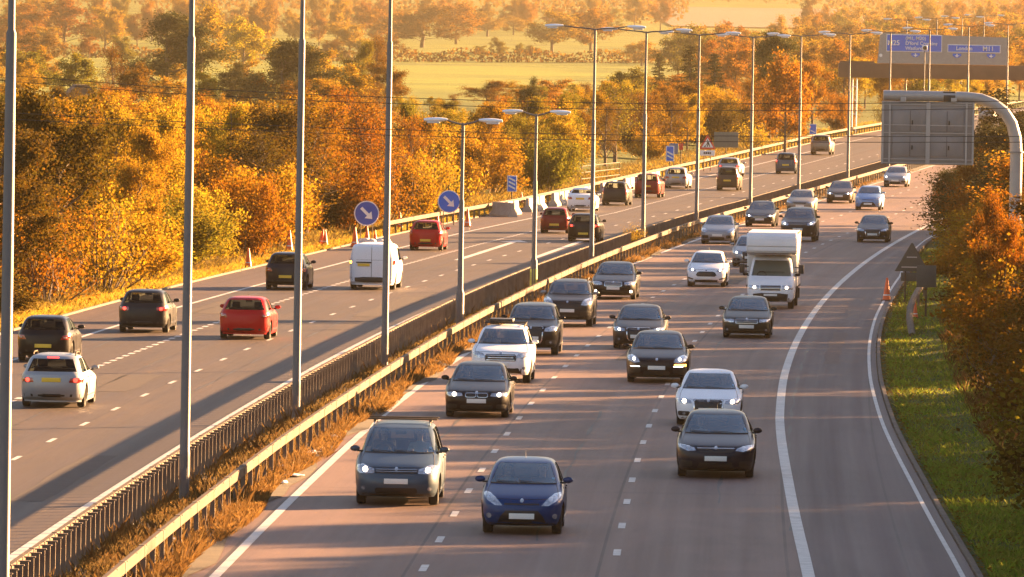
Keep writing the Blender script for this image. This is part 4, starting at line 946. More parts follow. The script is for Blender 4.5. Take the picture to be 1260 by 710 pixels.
    if not dark_low: link('bumper_lip', pc((K, 'lip'), lambda: c.patch(sc([(-.70, .19), (.70, .19), (.66, .235), (-.66, .235)]), 'front', .01), M_trim), parent=root)
    else: link('lower_bumper', pc((K, 'lb'), lambda: c.patch(sc([(-.80, .23), (.80, .23), (.82, .36), (-.82, .36)]), 'front', .006), M_trim), parent=root)
    # rear
    if c.wr is not None and c.ty != 'cab':
        r = RS[rear]; KR = (key, rear)
        for sd in (-1, 1):
            out = sc(r['tail']); out = out if sd > 0 else mir(out)
            if c.ty == 'van': out = [(sd * abs(x), z) for x, z in rect(.86, .945, 1.02, 1.22)]; out = out if sd > 0 else out[::-1]
            tl = link('tail_light', pc((KR, 't', sd), lambda: c.patch(out, 'rear', .012), M_tail), parent=root)
            cx_ = sum(p[0] for p in out) / len(out); cz_ = sum(p[1] for p in out) / len(out)
            if tlit or (stop and sd < 0): link('lit_lamp', pc((KR, 'tl', sd), lambda: c.patch(circ(cx_ - sd * .02, cz_, .06), 'rear', .02), M_tlit if tlit else M_amber), parent=tl)
            elif detail > 1: link('reversing_lens', pc((KR, 'rv', sd), lambda: c.patch(rect(cx_ - .07, cx_ + .03, cz_ - .02, cz_ + .01), 'rear', .018), M_clear), parent=tl)
        zp2 = r['zp'] * kz
        if plate_rear: link('number_plate', pc((KR, 'np'), lambda: MB().box((0 if c.ty != 'van' else -.35, c.ry(.2, zp2) - .022, zp2), (.52, .02, .115), bev=.004).me('n'), M_ply), parent=root)
        link('rear_bumper_trim', pc((KR, 'bt'), lambda: c.patch(sc([(-.72, .30), (.72, .30), (.74, .40), (-.74, .40)]), 'rear', .006), M_trim), parent=root)
        if tlit == 2 and c.ty != 'van': link('high_stop_lamp', pc((KR, 'hs'), lambda: c.patch(rect(-.16, .16, c.wst + .005, c.wst + .03), 'rear', .02), M_tlit), parent=root)
        if detail > 1: link('rear_wiper', pc((KR, 'rwp'), lambda: MB().tube([(x * kx, c.ry(x * kx, c.win('rear')[0][0] + .03) - .008, c.win('rear')[0][0] + .03) for x in (-.3, -.1, .05)], .008, 5).me('w'), M_trim), parent=root)
    if roof == 'bars':
        for sd in (-1, 1): link('roof_rail', pc((key, 'rail', sd), lambda: MB().tube([(sd * c.w(c.H - .1) * .93, y, c.H - .02 + (0 if .1 < k < .9 else -.05)) for k, y in zip(np.linspace(0, 1, 8), np.linspace(c.F(c.wst) - .35, c.R(c.wst) + .4, 8))], .018, 8).me('r'), M_chrome), parent=root)
        for yy in (c.F(c.wst) - .75, c.F(c.wst) - 1.6): link('cross_bar', pc((key, 'cb', yy), lambda: MB().box((0, yy, c.H + .05), (c.w(c.H - .12) * 2.25, .08, .035), bev=.012).box((-c.w(c.H - .1) * .93, yy, c.H + .01), (.06, .07, .08)).box((c.w(c.H - .1) * .93, yy, c.H + .01), (.06, .07, .08)).me('r'), M_galv), parent=root)
    if roof == 'rails' or roof == 'carrier':
        for sd in (-1, 1): link('roof_rail', pc((key, 'rail2', sd), lambda: MB().tube([(sd * c.w(c.H - .1) * .93, y, c.H + (.02 if .1 < k < .9 else -.05)) for k, y in zip(np.linspace(0, 1, 8), np.linspace(c.F(c.wst) - .35, c.R(c.wst) + .4, 8))], .02, 8).me('r'), M_galv), parent=root)
    if roof == 'carrier':
        for yy in (c.F(c.wst) - .8, c.F(c.wst) - 1.6): link('cross_bar', pc((key, 'cb2', yy), lambda: MB().box((0, yy, c.H + .06), (1.28, .06, .04), bev=.012).me('r'), M_trim), parent=root)
        link('roof_box', pc((key, 'rb'), lambda: MB().box((.12, c.F(c.wst) - 1.2, c.H + .13), (.72, 1.1, .09), bev=.03).me('r'), M_trim), parent=root)
    return root
def onroad(px, py): x, y = G(px, py); return x, y
CARS = {}
def variant(ty, L=None, W=None, H=None):
    k = (ty, L, W, H)
    if k not in CARS: CARS[k] = Car(*k)
    return CARS[k]
def place(px, py, ty, L, W, H, col, away=False, yaw=0, **kw):
    c = variant(ty, L, W, H); x, y = onroad(px, py); s = slope(y); d = Vector((s, 1)).normalized()
    ax = (-c.wr if away else c.wf); p = Vector((x, y)) + d * ax; z = float(zr(p.y)) + .004
    rz = -math.atan(s) + (0 if away else math.pi) + yaw
    return c, build_car(c, kw.pop('name', 'car'), (p.x, p.y, z), rz, col, **kw), (p, z, rz)
grpN = 'cars coming towards the camera'; grpL = 'cars driving away on the far carriageway'
near = [
 (489, 621, 'mpv', 4.85, 1.88, 1.72, 'grey', dict(front='slats', lit=2, roof='bars', label='grey people carrier with roof bars, nearest the central reserve', cat='people carrier', name='people_carrier')),
 (642.5, 656.5, 'hatch', 3.95, 1.72, 1.48, 'blue', dict(front='swept', label='dark blue small hatchback at the bottom of the photo', name='hatchback')),
 (587.5, 513, 'saloon', 4.62, 1.80, 1.43, 'black', dict(front='kidney', lit=2, label='black saloon with twin grille openings and lit headlights, behind the grey people carrier', name='saloon_car')),
 (617, 470.5, 'suv', 4.55, 1.82, 1.66, 'white', dict(front='twobar', roof='carrier', dark_low=True, label='white off-roader with a black roof carrier', cat='suv', name='off_roader')),
 (654, 436, 'suv', 4.6, 1.82, 1.64, 'black', dict(front='single', lit=0, label='black off-roader with a big framed grille, behind the white one with the roof carrier', cat='suv', name='off_roader')),
 (699, 401.5, 'suv', 4.6, 1.84, 1.66, 'darkgrey', dict(front='smooth', roof='rails', mirror='silver', dark_low=True, label='dark off-roader with silver mirrors and pale roof rails', cat='suv', name='off_roader')),
 (755.5, 368, 'saloon', 4.85, 1.84, 1.46, 'black', dict(front='chromerect', fog_lit=True, label='black saloon with a chrome grille and two low lit fog lamps', name='saloon_car')),
 (786, 429, 'saloon', 4.6, 1.80, 1.43, 'darkgrey', dict(front='single', lit=1, label='dark saloon half hidden behind the car with the amber indicator', name='saloon_car')),
 (808.5, 470.5, 'saloon', 4.8, 1.90, 1.50, 'black', dict(front='smooth', lit=1, amber=True, drl=True, label='black low car with one amber indicator flashing', name='saloon_car')),
 (871.5, 523, 'saloon', 4.5, 1.80, 1.42, 'white', dict(front='single', lit=2, label='white saloon with lit headlights, directly behind a dark saloon', name='saloon_car')),
 (880.5, 587, 'saloon', 4.78, 1.88, 1.50, 'darkblue', dict(front='winged', label='dark saloon with a chrome strip over its grille, right of the small blue hatchback', name='saloon_car')),
 (919, 415.5, 'saloon', 4.7, 1.76, 1.41, 'green', dict(front='old', label='boxy dark older saloon in front of the white box truck', name='saloon_car')),
 (924, 328, 'saloon', 4.6, 1.82, 1.44, 'silver', dict(front='single', lit=1, label='silver car half hidden behind the white box truck', name='saloon_car')),
 (869.5, 352.8, 'hatch', 3.97, 1.72, 1.49, 'white', dict(front='oval', lit=1, label='white small hatchback with a wide dark oval grille', name='hatchback')),
 (883.5, 300, 'saloon', 4.7, 1.82, 1.46, 'silver', dict(front='smooth', label='silver saloon by the reserve beyond the white hatchback', name='saloon_car', detail=1)),
 (935.5, 278.8, 'saloon', 4.7, 1.80, 1.45, 'darkgrey', dict(front='old', lit=1, label='dark saloon with lit headlights, beyond the silver saloon', name='saloon_car', detail=1)),
 (982.4, 297, 'suv', 4.8, 1.92, 1.80, 'darkgrey', dict(front='slats', lit=1, label='boxy dark off-roader with lit headlights beyond the box truck', cat='suv', name='off_roader', detail=1)),
 (985, 262, 'saloon', 4.6, 1.80, 1.43, 'beige', dict(front='winged', label='pale grey saloon partly hidden behind the boxy dark off-roader', name='saloon_car', detail=1)),
 (1033, 250, 'saloon', 4.6, 1.78, 1.44, 'bronze', dict(front='kidney', lit=1, label='brown saloon with lit headlights, left of the light blue hatchback', name='saloon_car', detail=1)),
 (1068.5, 258.5, 'hatch', 4.1, 1.74, 1.53, 'lightblue', dict(front='swept', label='light blue tall hatchback', name='hatchback', detail=1)),
 (1074, 298, 'saloon', 4.5, 1.77, 1.42, 'darkgrey', dict(front='single', label='grey saloon nearest the hard shoulder, alone in its lane', name='saloon_car', detail=1)),
 (1102, 230, 'hatch', 4.3, 1.78, 1.47, 'silver', dict(front='smooth', lit=1, label='silver car with lit headlights just below the message sign', name='hatchback', detail=1)),
]
far = [
 (66.5, 500.5, 'estate', 4.8, 1.80, 1.47, 'silver', dict(rear='estate', tlit=2, roof='rails', label='silver estate car with lit red tail lamps, lowest of the cars driving away', cat='estate car', name='estate_car')),
 (55.8, 444.5, 'hatch', 4.25, 1.76, 1.43, 'black', dict(rear='bmw1', privacy=True, label='black hatchback just above the silver estate', name='hatchback')),
 (177.5, 409, 'hatch', 4.2, 1.78, 1.48, 'darkgrey', dict(rear='golf', tlit=1, plate_rear=False, label='dark grey hatchback with glowing tail lamps and no yellow plate showing', name='hatchback')),
 (302, 417, 'hatch', 4.25, 1.78, 1.44, 'red', dict(rear='redhatch', plate_rear=False, label='bright red hatchback right of the second lamp column', name='hatchback')),
 (352.7, 356, 'hatch', 4.1, 1.76, 1.52, 'darkblue', dict(rear='bmw1', privacy=True, label='dark hatchback partly behind the third lamp column', name='hatchback')),
 (524.6, 308, 'hatch', 3.8, 1.70, 1.48, 'red', dict(rear='small', label='small red hatchback right of the white van', name='hatchback')),
 (683, 287, 'hatch', 3.7, 1.65, 1.40, 'darkred', dict(rear='small', label='small dark red hatchback left of a black one', name='hatchback', detail=1)),
 (718.6, 297, 'hatch', 4.1, 1.75, 1.46, 'black', dict(rear='golf', tlit=1, label='black hatchback with red lamps behind a tall lamp column', name='hatchback', detail=1)),
 (715, 260, 'saloon', 4.5, 1.78, 1.44, 'white', dict(rear='saloon', label='white car beside the concrete blocks', name='saloon_car', detail=1)),
 (757, 252.6, 'hatch', 4.2, 1.76, 1.52, 'darkgrey', dict(rear='tall', plate_rear=False, label='dark hatchback in front of the white concrete blocks', name='hatchback', detail=1)),
 (797, 243.3, 'suv', 4.4, 1.8, 1.62, 'darkred', dict(rear='tall', label='dark red tall car behind the lamp column, left of a silver estate', cat='suv', name='off_roader', detail=1)),
 (832.5, 231.7, 'estate', 4.5, 1.74, 1.48, 'silver', dict(rear='estate', label='silver estate below the blue countdown markers', cat='estate car', name='estate_car', detail=1)),
 (895.7, 234.3, 'mpv', 4.0, 1.66, 1.66, 'bronze', dict(rear='tall', label='tall narrow brown car just in front of a red lamped silver one', name='people_carrier', cat='people carrier', detail=1)),
 (897.5, 218, 'hatch', 4.4, 1.80, 1.46, 'silver', dict(rear='golf', tlit=1, label='silver hatchback with red lamps seen over the roof of the narrow brown car', name='hatchback', detail=1)),
 (967.5, 213.8, 'mpv', 4.1, 1.72, 1.62, 'grey', dict(rear='tall', tlit=1, label='grey tall car beyond a lamp column, left of a pale one', name='people_carrier', cat='people carrier', detail=1)),
 (1010.5, 190.6, 'suv', 4.6, 1.84, 1.70, 'beige', dict(rear='tall', plate_rear=False, label='pale tall car driving away just left of the gantry leg', cat='suv', name='off_roader', detail=1)),
 (1214, 149, 'suv', 4.4, 1.84, 1.66, 'silver', dict(rear='tall', plate_rear=False, label='farthest car, silver, seen under the bend of the cantilever post', cat='suv', name='off_roader', detail=1)),
]
DRIVERS = []
for px, py, ty, L, W, H, col, kw in near:
    c, r, pz = place(px, py, ty, L, W, H, col, group=grpN, **kw); DRIVERS.append((c, pz, kw['label']))
for px, py, ty, L, W, H, col, kw in far:
    place(px, py, ty, L, W, H, col, away=True, group=grpL, **kw)
# white van driving away
cv, rv, _ = place(459, 356, 'van', 5.0, 1.90, 1.92, 'white', away=True, group=grpL, rear='golf', label='white panel van driving away in front of the nearer arrow sign', cat='van', name='panel_van', stop=True, plate_rear=False, detail=1)
z_ = 1.02; MB().box((-.32, cv.ry(.3, z_) - .02, z_), (.50, .02, .11)).build('number_plate', M_ply, rv); MB().box((-.32, cv.ry(.3, z_ + .1) - .02, z_ + .1), (.62, .03, .05), bev=.01).build('door_handle_trim', M_trim, rv)
def vseam():
    m = MB(); m.tube([(0, cv.ry(0, z) - .001, z) for z in np.linspace(.45, 1.8, 14)], .009, 4)
    for sd in (-1, 1): m.tube([(sd * .82, cv.ry(.82, z) - .001, z) for z in np.linspace(.45, 1.75, 14)], .006, 4)
    m.tube([(x, cv.ry(x, 1.22) - .001, 1.22) for x in np.linspace(-.8, .8, 9)], .005, 4); return m.me('s')
link('door_seams', vseam(), M_trim, rv)
link('rear_bumper', cv.patch([(-.9, .30), (.9, .30), (.9, .52), (-.9, .52)], 'rear', .03), M_trim, rv)
# white box truck coming towards the camera
ct, rt, _ = place(948.5, 379.5, 'cab', 2.9, 1.86, 2.12, 'white', group='lorries', front='old', lit=2, label='white box lorry with a rounded body over its cab', cat='lorry', name='box_lorry', dark_low=True, mirror='black', detail=1)
for o in [o for o in rt.children if o.name.split('.')[0] in ('bumper_lip',)]: bpy.data.objects.remove(o)
link('lower_bumper', ct.patch([(-.88, .34), (.88, .34), (.90, .62), (-.90, .62)], 'front', .03), M_trim, rt)
bx = [(-3.7, .78), (.55, .78), (.72, .9), (.72, 2.10), (1.62, 2.10), (1.86, 2.2), (1.90, 2.42), (1.74, 2.78), (1.45, 2.94), (1.1, 2.97), (-3.7, 2.97)]
bm = bmesh.new(); q = MB().prism(bx, -.99, .99, 'X'); me = mesh('box_body', q.v, q.f); bm.from_mesh(me); bmesh.ops.recalc_face_normals(bm, faces=bm.faces[:])
bmesh.ops.bevel(bm, geom=[e for e in bm.edges if len(e.link_faces) == 2 and e.calc_face_angle(0) > .2], offset=.05, segments=3, affect='EDGES'); bm.to_mesh(me); bm.free(); smooth_angle(me, 35)
M_panel = simple('box_panel_white', (.66, .67, .68), .45, var=.06, scale=1.5, dirt=(.4, .36, .3)); bxo = link('box_body', me, M_panel, rt)
MB().box((.985, -1.5, 2.93), (.05, 4.4, .06)).box((-.985, -1.5, 2.93), (.05, 4.4, .06)).box((.985, -1.5, .82), (.05, 4.4, .08)).box((-.985, -1.5, .82), (.05, 4.4, .08)).build('edge_trim', M_galv, bxo)
lm = MB()
for x in (-.75, -.25, .25, .75): lm.box((x, 1.60, 2.90), (.07, .08, .03), bev=.008)
sm = MB(); sm.box((0, 1.885, 2.43), (1.9, .02, .012)).box((0, 1.72, 2.155), (1.96, .3, .02))
for y in (-.4, -1.6, -2.8): sm.box((.992, y, 1.85), (.012, .03, 2.0)).box((-.992, y, 1.85), (.012, .03, 2.0))
sm.build('panel_seams', M_galv, bxo)
for sd in (-1, 1): MB().box((sd * .8, -2.85, .5), (.4, .02, .4)).build('mud_flap', M_trim, rt)
MB().box((0, -1.7, .62), (.8, 4.2, .22), bev=.03).build('chassis', M_under, rt)
for sd in (-1, 1):
    w = link('wheel', WH[ct.r][0], parent=rt); w.location = (sd * .82, -2.4, ct.r); w.rotation_euler = (0, 0, 0 if sd > 0 else math.pi); link('rim', WH[ct.r][1], parent=w)
    m = MB().tube([(sd * .90, 1.35, 1.42), (sd * 1.08, 1.4, 1.44)], .02, 6).tube([(sd * .90, 1.35, 1.62), (sd * 1.08, 1.4, 1.6)], .02, 6).build('mirror_arm', M_trim, rt)
    MB().box((sd * 1.16, 1.42, 1.54), (.2, .09, .36), bev=.03).build('mirror_head', M_trim, m)
# ------------------------------------------------------------------ people at the wheel of the nearest cars
def skin_person():
    pts = {'hip': (0, 0, .42, .15), 'belly': (0, -.06, .6, .145), 'chest': (0, -.1, .82, .165), 'neck0': (0, -.1, .98, .075), 'neck': (0, -.09, 1.05, .058), 'head0': (0, -.08, 1.13, .075), 'head1': (0, -.075, 1.2, .092), 'head2': (0, -.08, 1.27, .075)}
    names = list(pts); V = [p[:3] for p in pts.values()]; Rr = [p[3] for p in pts.values()]; E_ = [(i, i + 1) for i in range(len(V) - 1)]
    def chain(root, L):
        prev = root
        for p in L: V.append(p[:3]); Rr.append(p[3]); E_.append((prev, len(V) - 1)); prev = len(V) - 1
        return prev
    for sd in (-1, 1):
        w = chain(2, [(sd * .19, -.1, .93, .068), (sd * .25, -.02, .72, .052), (sd * .24, .14, .64, .042), (sd * .17, .34, .78, .03), (sd * .155, .40, .82, .034)])
        for k, (dx, dz) in enumerate(((.03, .035), (.012, .045), (-.008, .045), (-.026, .035))):
            chain(w, [(sd * .155 + sd * dx, .445, .83 + dz * .5, .009), (sd * .155 + sd * dx, .455, .80 + dz * .3, .008)])
        chain(w, [(sd * .12, .41, .85, .01), (sd * .105, .43, .86, .009)])
        chain(0, [(sd * .1, .1, .42, .095), (sd * .13, .45, .5, .07), (sd * .13, .75, .22, .05), (sd * .13, .8, .15, .045), (sd * .13, .93, .14, .035)])
    me = bpy.data.meshes.new('person'); me.from_pydata(V, E_, []); o = link('tmp', me)
    md = o.modifiers.new('s', 'SKIN'); md.use_smooth_shade = True
    for i, v in enumerate(me.skin_vertices[0].data): v.radius = (Rr[i], Rr[i] * (.85 if i < 4 else 1)); v.use_root = (i == 0)
    sb = o.modifiers.new('u', 'SUBSURF'); sb.levels = sb.render_levels = 1
    dg = bpy.context.evaluated_depsgraph_get(); r = bpy.data.meshes.new_from_object(o.evaluated_get(dg)); bpy.data.objects.remove(o); smooth_angle(r, 180)
    return r
M_skinm = simple('skin', (.42, .26, .19), .6, var=.08); M_hair = simple('hair_brown', (.05, .035, .025), .8, var=.3); 
M_cl = [simple('jumper_dark', (.05, .05, .06), .9), simple('shirt_pale', (.35, .36, .38), .9), simple('jacket_brown', (.12, .07, .04), .9)]
pm = skin_person(); pm.materials.append(M_cl[0]); pm.materials.append(M_skinm)
for f in pm.polygons:
    c_ = f.center; f.material_index = 1 if (c_.z > 1.02 or (c_.y > .36 and .74 < c_.z < .92)) else 0
hb = MB(); bm = bmesh.new(); bmesh.ops.create_uvsphere(bm, u_segments=18, v_segments=12, radius=1)
for v in bm.verts: v.co = Vector((v.co.x * .098, -.1 + v.co.y * .1 - .005, 1.235 + v.co.z * .1)); 
bmesh.ops.delete(bm, geom=[v for v in bm.verts if v.co.y > -.03 and v.co.z < 1.27], context='VERTS'); hm = bpy.data.meshes.new('hair'); bm.to_mesh(hm); bm.free(); smooth_angle(hm, 180); hm.materials.append(M_hair)
fm = MB(); fm.box((0, .022, 1.19), (.022, .03, .045), bev=.008); 
for sd in (-1, 1): fm.box((sd * .095, -.08, 1.2), (.02, .04, .06), bev=.008)
fme = fm.me('nose_and_ears'); fme.materials.append(M_skinm)
em = MB()
for sd in (-1, 1): em.box((sd * .034, .008, 1.215), (.026, .012, .012))
em.box((0, .006, 1.145), (.045, .012, .01)); eme = em.me('eyes_and_mouth'); eme.materials.append(M_hair)
def person(c, pz, side, lab, cl):
    (p, z, rz) = pz; y = c.F(c.wst) - .50; off = Vector((side * .36 * c.W / .86, y, c.H - 1.43)); M = Matrix.Rotation(rz, 3, 'Z') @ off
    o = link('person', pm, label=lab, cat='person', group='people in the cars'); o.location = (p.x + M.x, p.y + M.y, z + M.z); o.rotation_euler = (0, 0, rz); slot(o, M_cl[cl])
    link('hair', hm, parent=o); link('face', fme, parent=o); link('eyes_and_mouth', eme, parent=o)
names_ = {0: 'grey people carrier with roof bars', 1: 'small dark blue hatchback', 2: 'black twin grille saloon', 3: 'white off-roader with the roof carrier', 8: 'black car with the amber indicator', 9: 'white saloon with lit headlights', 10: 'dark saloon with the chrome strip', 11: 'boxy older saloon'}
for i, nm in names_.items():
    c, pz, _ = DRIVERS[i]; person(c, pz, 1, 'driver sitting behind the windscreen of the ' + nm, i % 3)
    if i in (0, 1, 9): person(c, pz, -1, 'front passenger in the ' + nm, (i + 1) % 3)
# ================================================================== vegetation
def leaf_mat(name, cols, trans=.5, hue=1.0):
    """leaf colour varies leaf by leaf, clump by clump and tree by tree (object colour)"""
    n = N(name); g = n.new('ShaderNodeNewGeometry'); oi = n.new('ShaderNodeObjectInfo')
    r = n.ramp(g.outputs['Random Per Island'], [(i / (len(cols) - 1), c) for i, c in enumerate(cols)])
    tc = n.coord('Object'); nz = n.noise(tc, .55, 3, .6)
    r = n.mix(n.ramp(nz, [(.35, (0, 0, 0)), (.65, (.55, .55, .55))]), r, cols[-1], 'MIX')
    c = n.mix(1.0, n.mix(1.0, r, (.42, .42, .42), 'MULTIPLY'), oi.outputs['Color'], 'MULTIPLY')
    n.set('Base Color', c); n.set('Roughness', .8); n.set('Specular IOR Level', .05)
    tr = n.new('ShaderNodeBsdfTranslucent'); n.l.new(c, tr.inputs[0]); mx = n.new('ShaderNodeMixShader'); mx.inputs[0].default_value = trans
    n.l.new(n.b.outputs[0], mx.inputs[1]); n.l.new(tr.outputs[0], mx.inputs[2]); n.l.new(mx.outputs[0], n.out.inputs[0]); return n.m
M_leaf = leaf_mat('autumn_leaves', [(.40, .19, .016), (.50, .29, .02), (.56, .39, .03), (.42, .33, .03), (.48, .25, .018)])
M_green = leaf_mat('dark_leaves', [(.08, .10, .03), (.14, .15, .04), (.26, .20, .05), (.10, .10, .03)], .25)
M_bark = simple('bark', (.10, .07, .05), .9, var=.35, scale=5, bump=.5)
def quads(P, size, rg, flat=.35):
    """one small folded leaf quad per point"""
    n = len(P); a = rg.normal(size=(n, 3)); a /= np.linalg.norm(a, axis=1)[:, None]; b = rg.normal(size=(n, 3)); b -= (a * b).sum(1)[:, None] * a; b /= np.linalg.norm(b, axis=1)[:, None]
    s = size * rg.uniform(.6, 1.35, n)[:, None]; a = a * s * .5; b = b * s * .36
    V = np.stack([P - a, P + b, P + a, P - b], 1).reshape(-1, 3); return V
def fastmesh(name, V, nq, k=4):
    me = bpy.data.meshes.new(name); me.vertices.add(len(V)); me.vertices.foreach_set('co', np.asarray(V, np.float32).ravel())
    me.loops.add(nq * k); me.loops.foreach_set('vertex_index', np.arange(nq * k, dtype=np.int32))
    me.polygons.add(nq); me.polygons.foreach_set('loop_start', np.arange(0, nq * k, k, dtype=np.int32)); me.polygons.foreach_set('loop_total', np.full(nq, k, np.int32))
    me.update(calc_edges=True); return me
def limbs(rg, h, rad, nb, spread, twigs, up=.5, trunk=.3):
    """trunk, limbs and twigs; returns tubes and the twig tips"""
    mb = MB(); tips = []
    tp = [Vector((rg.normal() * .02 * h * i / 5, rg.normal() * .02 * h * i / 5, h * .92 * i / 6)) for i in range(7)]
    mb.tube(tp, [max(.02, rad * (1 - i / 6.6)) for i in range(7)], 7, caps=False)
    for k in range(nb):
        t = trunk + (1 - trunk) * (k + rg.uniform()) / nb * .9; i = min(5, int(t * 6)); p0 = tp[i].lerp(tp[i+1], t * 6 - i)
        az = rg.uniform(0, 6.28); L = spread * (1.15 - .75 * t) * rg.uniform(.75, 1.2); el = up * rg.uniform(.5, 1.4)
        d = Vector((math.cos(az) * math.cos(el), math.sin(az) * math.cos(el), math.sin(el))); pts = [p0]; r0 = rad * .42 * (1 - t * .6)
        for s in range(4): d = (d + Vector(rg.normal(size=3) * .16) + Vector((0, 0, .07))).normalized(); pts.append(pts[-1] + d * L / 4)
        mb.tube(pts, [r0, r0 * .75, r0 * .5, r0 * .3, .012], 5, caps=False); tips.append(pts[-1]); tips.append(pts[-2])
        for s in range(twigs):
            j = rg.integers(1, 4); q = pts[j].lerp(pts[j+1], rg.uniform()); d2 = (d + Vector(rg.normal(size=3) * .75)).normalized(); e = q + d2 * L * rg.uniform(.25, .5); m_ = q.lerp(e, .5) + Vector(rg.normal(size=3) * .05 * L)
            mb.tube([q, m_, e], [r0 * .3, r0 * .2, .008], 3, caps=False); tips.append(e); tips.append(m_)
    return mb, tips
def broad(seed, h=9, spread=3.6, nb=16, twigs=7, per=46, leaf=.145, trunk=.22, cl=.62, up=.6):
    rg = np.random.default_rng(seed); mb, tips = limbs(rg, h, h * .022, nb, spread, twigs, up, trunk)
    C_ = np.array([tuple(t) for t in tips]); n = len(C_) * per; idx = np.repeat(np.arange(len(C_)), per); sp_ = cl * rg.uniform(.5, 1.3, len(C_))
    P = C_[idx] + rg.normal(size=(n, 3)) * (sp_[idx] * .55)[:, None] * np.array([1, 1, .75]); P = P[P[:, 2] > .3]
    c = fastmesh('crown', quads(P, leaf, rg), len(P)); t = mb.me('trunk', 60); return t, c
def conifer(seed, h=12, spread=2.6, leaf=.2):
    rg = np.random.default_rng(seed); mb = MB(); mb.tube([(0, 0, 0), (0, 0, h * .5), (0, 0, h * .98)], [h * .018, h * .012, .02], 7, caps=False); P = []
    for k in range(70):
        t = .15 + .83 * k / 70; z = h * t; L = spread * (1.08 - t) ** .8 * rg.uniform(.7, 1.15); az = rg.uniform(0, 6.28); d = np.array([math.cos(az), math.sin(az), .08 - .25 * (1 - t)])
        e = np.array([0, 0, z]) + d * L; mb.tube([(0, 0, z), tuple(e)], [.04, .01], 3, caps=False)
        m = int(150 * L / spread) + 20; u = rg.uniform(.15, 1, m)[:, None]; P.append(np.array([0, 0, z]) + d * L * u + rg.normal(size=(m, 3)) * np.array([.22, .22, .1]) * (1.2 - u * .5))
    P = np.concatenate(P); return mb.me('trunk', 60), fastmesh('crown', quads(P, leaf, rg), len(P))
def pine(seed, h=13, leaf=.2):
    rg = np.random.default_rng(seed); mb, tips = limbs(rg, h, h * .02, 16, 3.4, 4, .25, .45); C_ = np.array([tuple(t) for t in tips]); per = 80
    idx = np.repeat(np.arange(len(C_)), per); P = C_[idx] + rg.normal(size=(len(idx), 3)) * np.array([.55, .55, .2]); return mb.me('trunk', 60), fastmesh('crown', quads(P, leaf, rg), len(P))
def bush(seed, h=4, w=2.2, leaf=.12, stems=26, per=46, cl=.4):
    rg = np.random.default_rng(seed); mb = MB(); tips = []
    for k in range(stems):
        az = rg.uniform(0, 6.28); r = w * math.sqrt(rg.uniform()) ; e = Vector((math.cos(az) * r, math.sin(az) * r, h * rg.uniform(.35, 1.0) * (1.05 - .45 * (r / w) ** 2))); b = Vector((math.cos(az) * r * .35, math.sin(az) * r * .35, 0))
        m1 = b.lerp(e, .5) + Vector(rg.normal(size=3) * .15); mb.tube([b, m1, e], [.035, .022, .007], 4, caps=False)
        for q in range(5):
            s = b.lerp(e, rg.uniform(.25, 1)); d = Vector(rg.normal(size=3)); d.z = abs(d.z); d = d.normalized() * rg.uniform(.3, .8); mb.tube([s, s + d], [.014, .005], 3, caps=False); tips.append(s + d); tips.append(s + d * .4)
        tips.append(e)
    C_ = np.array([tuple(t) for t in tips]); idx = np.repeat(np.arange(len(C_)), per); P = C_[idx] + rg.normal(size=(len(idx), 3)) * cl * .5; P = P[P[:, 2] > .02]
    return mb.me('trunk', 60), fastmesh('crown', quads(P, leaf, rg), len(P))
KIND = {}
def reg(k, h, w, mt, mc, leafmat):
    co_ = np.empty(len(mc.vertices) * 3, np.float32); mc.vertices.foreach_get('co', co_); co_ = co_.reshape(-1, 3); w = 2 * float(np.percentile(np.hypot(co_[:, 0], co_[:, 1]), 93)); h = float(np.percentile(co_[:, 2], 99.3))
    mt.materials.append(M_bark); mc.materials.append(leafmat); KIND.setdefault(k, []).append((h, w, mt, mc))
for i in range(4): reg('broad', 9.4, 8.2, *broad(100 + i, per=[62, 70, 56, 66][i], spread=[3.6, 3.9, 3.2, 3.7][i]), M_leaf)
for i in range(3): reg('twiggy', 9.2, 6.4, *broad(200 + i, nb=26, twigs=12, per=7, leaf=.14, spread=3.0, cl=.7, up=.95, trunk=.12), M_leaf)
for i in range(3): reg('bush', 4.0, 5.0, *bush(300 + i), M_leaf)
for i in range(2): reg('scrub', 3.0, 4.6, *bush(330 + i, 3.0, 2.1, .11, 30, 9, .5), M_leaf)
for i in range(2): reg('conifer', 12.0, 5.4, *conifer(400 + i), M_green)
for i in range(1): reg('pine', 13.0, 8.0, *pine(420 + i), M_green)
for i in range(2): reg('darkbroad', 9.4, 8.2, *broad(500 + i, per=95, spread=3.8), M_green)
for i in range(3): reg('farbroad', 15.0, 14.0, *broad(600 + i, h=15, spread=6.4, nb=18, twigs=6, per=34, leaf=.42, cl=1.15, trunk=.16), M_leaf)
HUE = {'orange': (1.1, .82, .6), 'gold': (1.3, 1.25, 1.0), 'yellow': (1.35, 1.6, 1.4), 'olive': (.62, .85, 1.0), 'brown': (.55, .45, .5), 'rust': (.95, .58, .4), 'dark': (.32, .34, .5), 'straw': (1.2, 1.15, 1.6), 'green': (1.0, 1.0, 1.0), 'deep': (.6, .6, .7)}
rt = random.Random(5)
def tree(kind, x, y, h, w, hue, name, label, group=None, z=None, mesh_kind=None):
    h0, w0, mt, mc = rt.choice(KIND[kind]); z = gzb(x, y) if z is None else z
    r = empty(name, (x, y, z - .1), rt.uniform(0, 6.28), label=label, cat='bush' if 'bush' in name or 'shrub' in name else 'tree', group=group)
    r.scale = (w / w0, w / w0, h / h0); link('trunk', mt, parent=r); c = link('crown', mc, parent=r); v = HUE[hue]; j = rt.uniform(.85, 1.15)
    c.color = (v[0] * j, v[1] * j * rt.uniform(.92, 1.08), v[2] * j, 1); return r
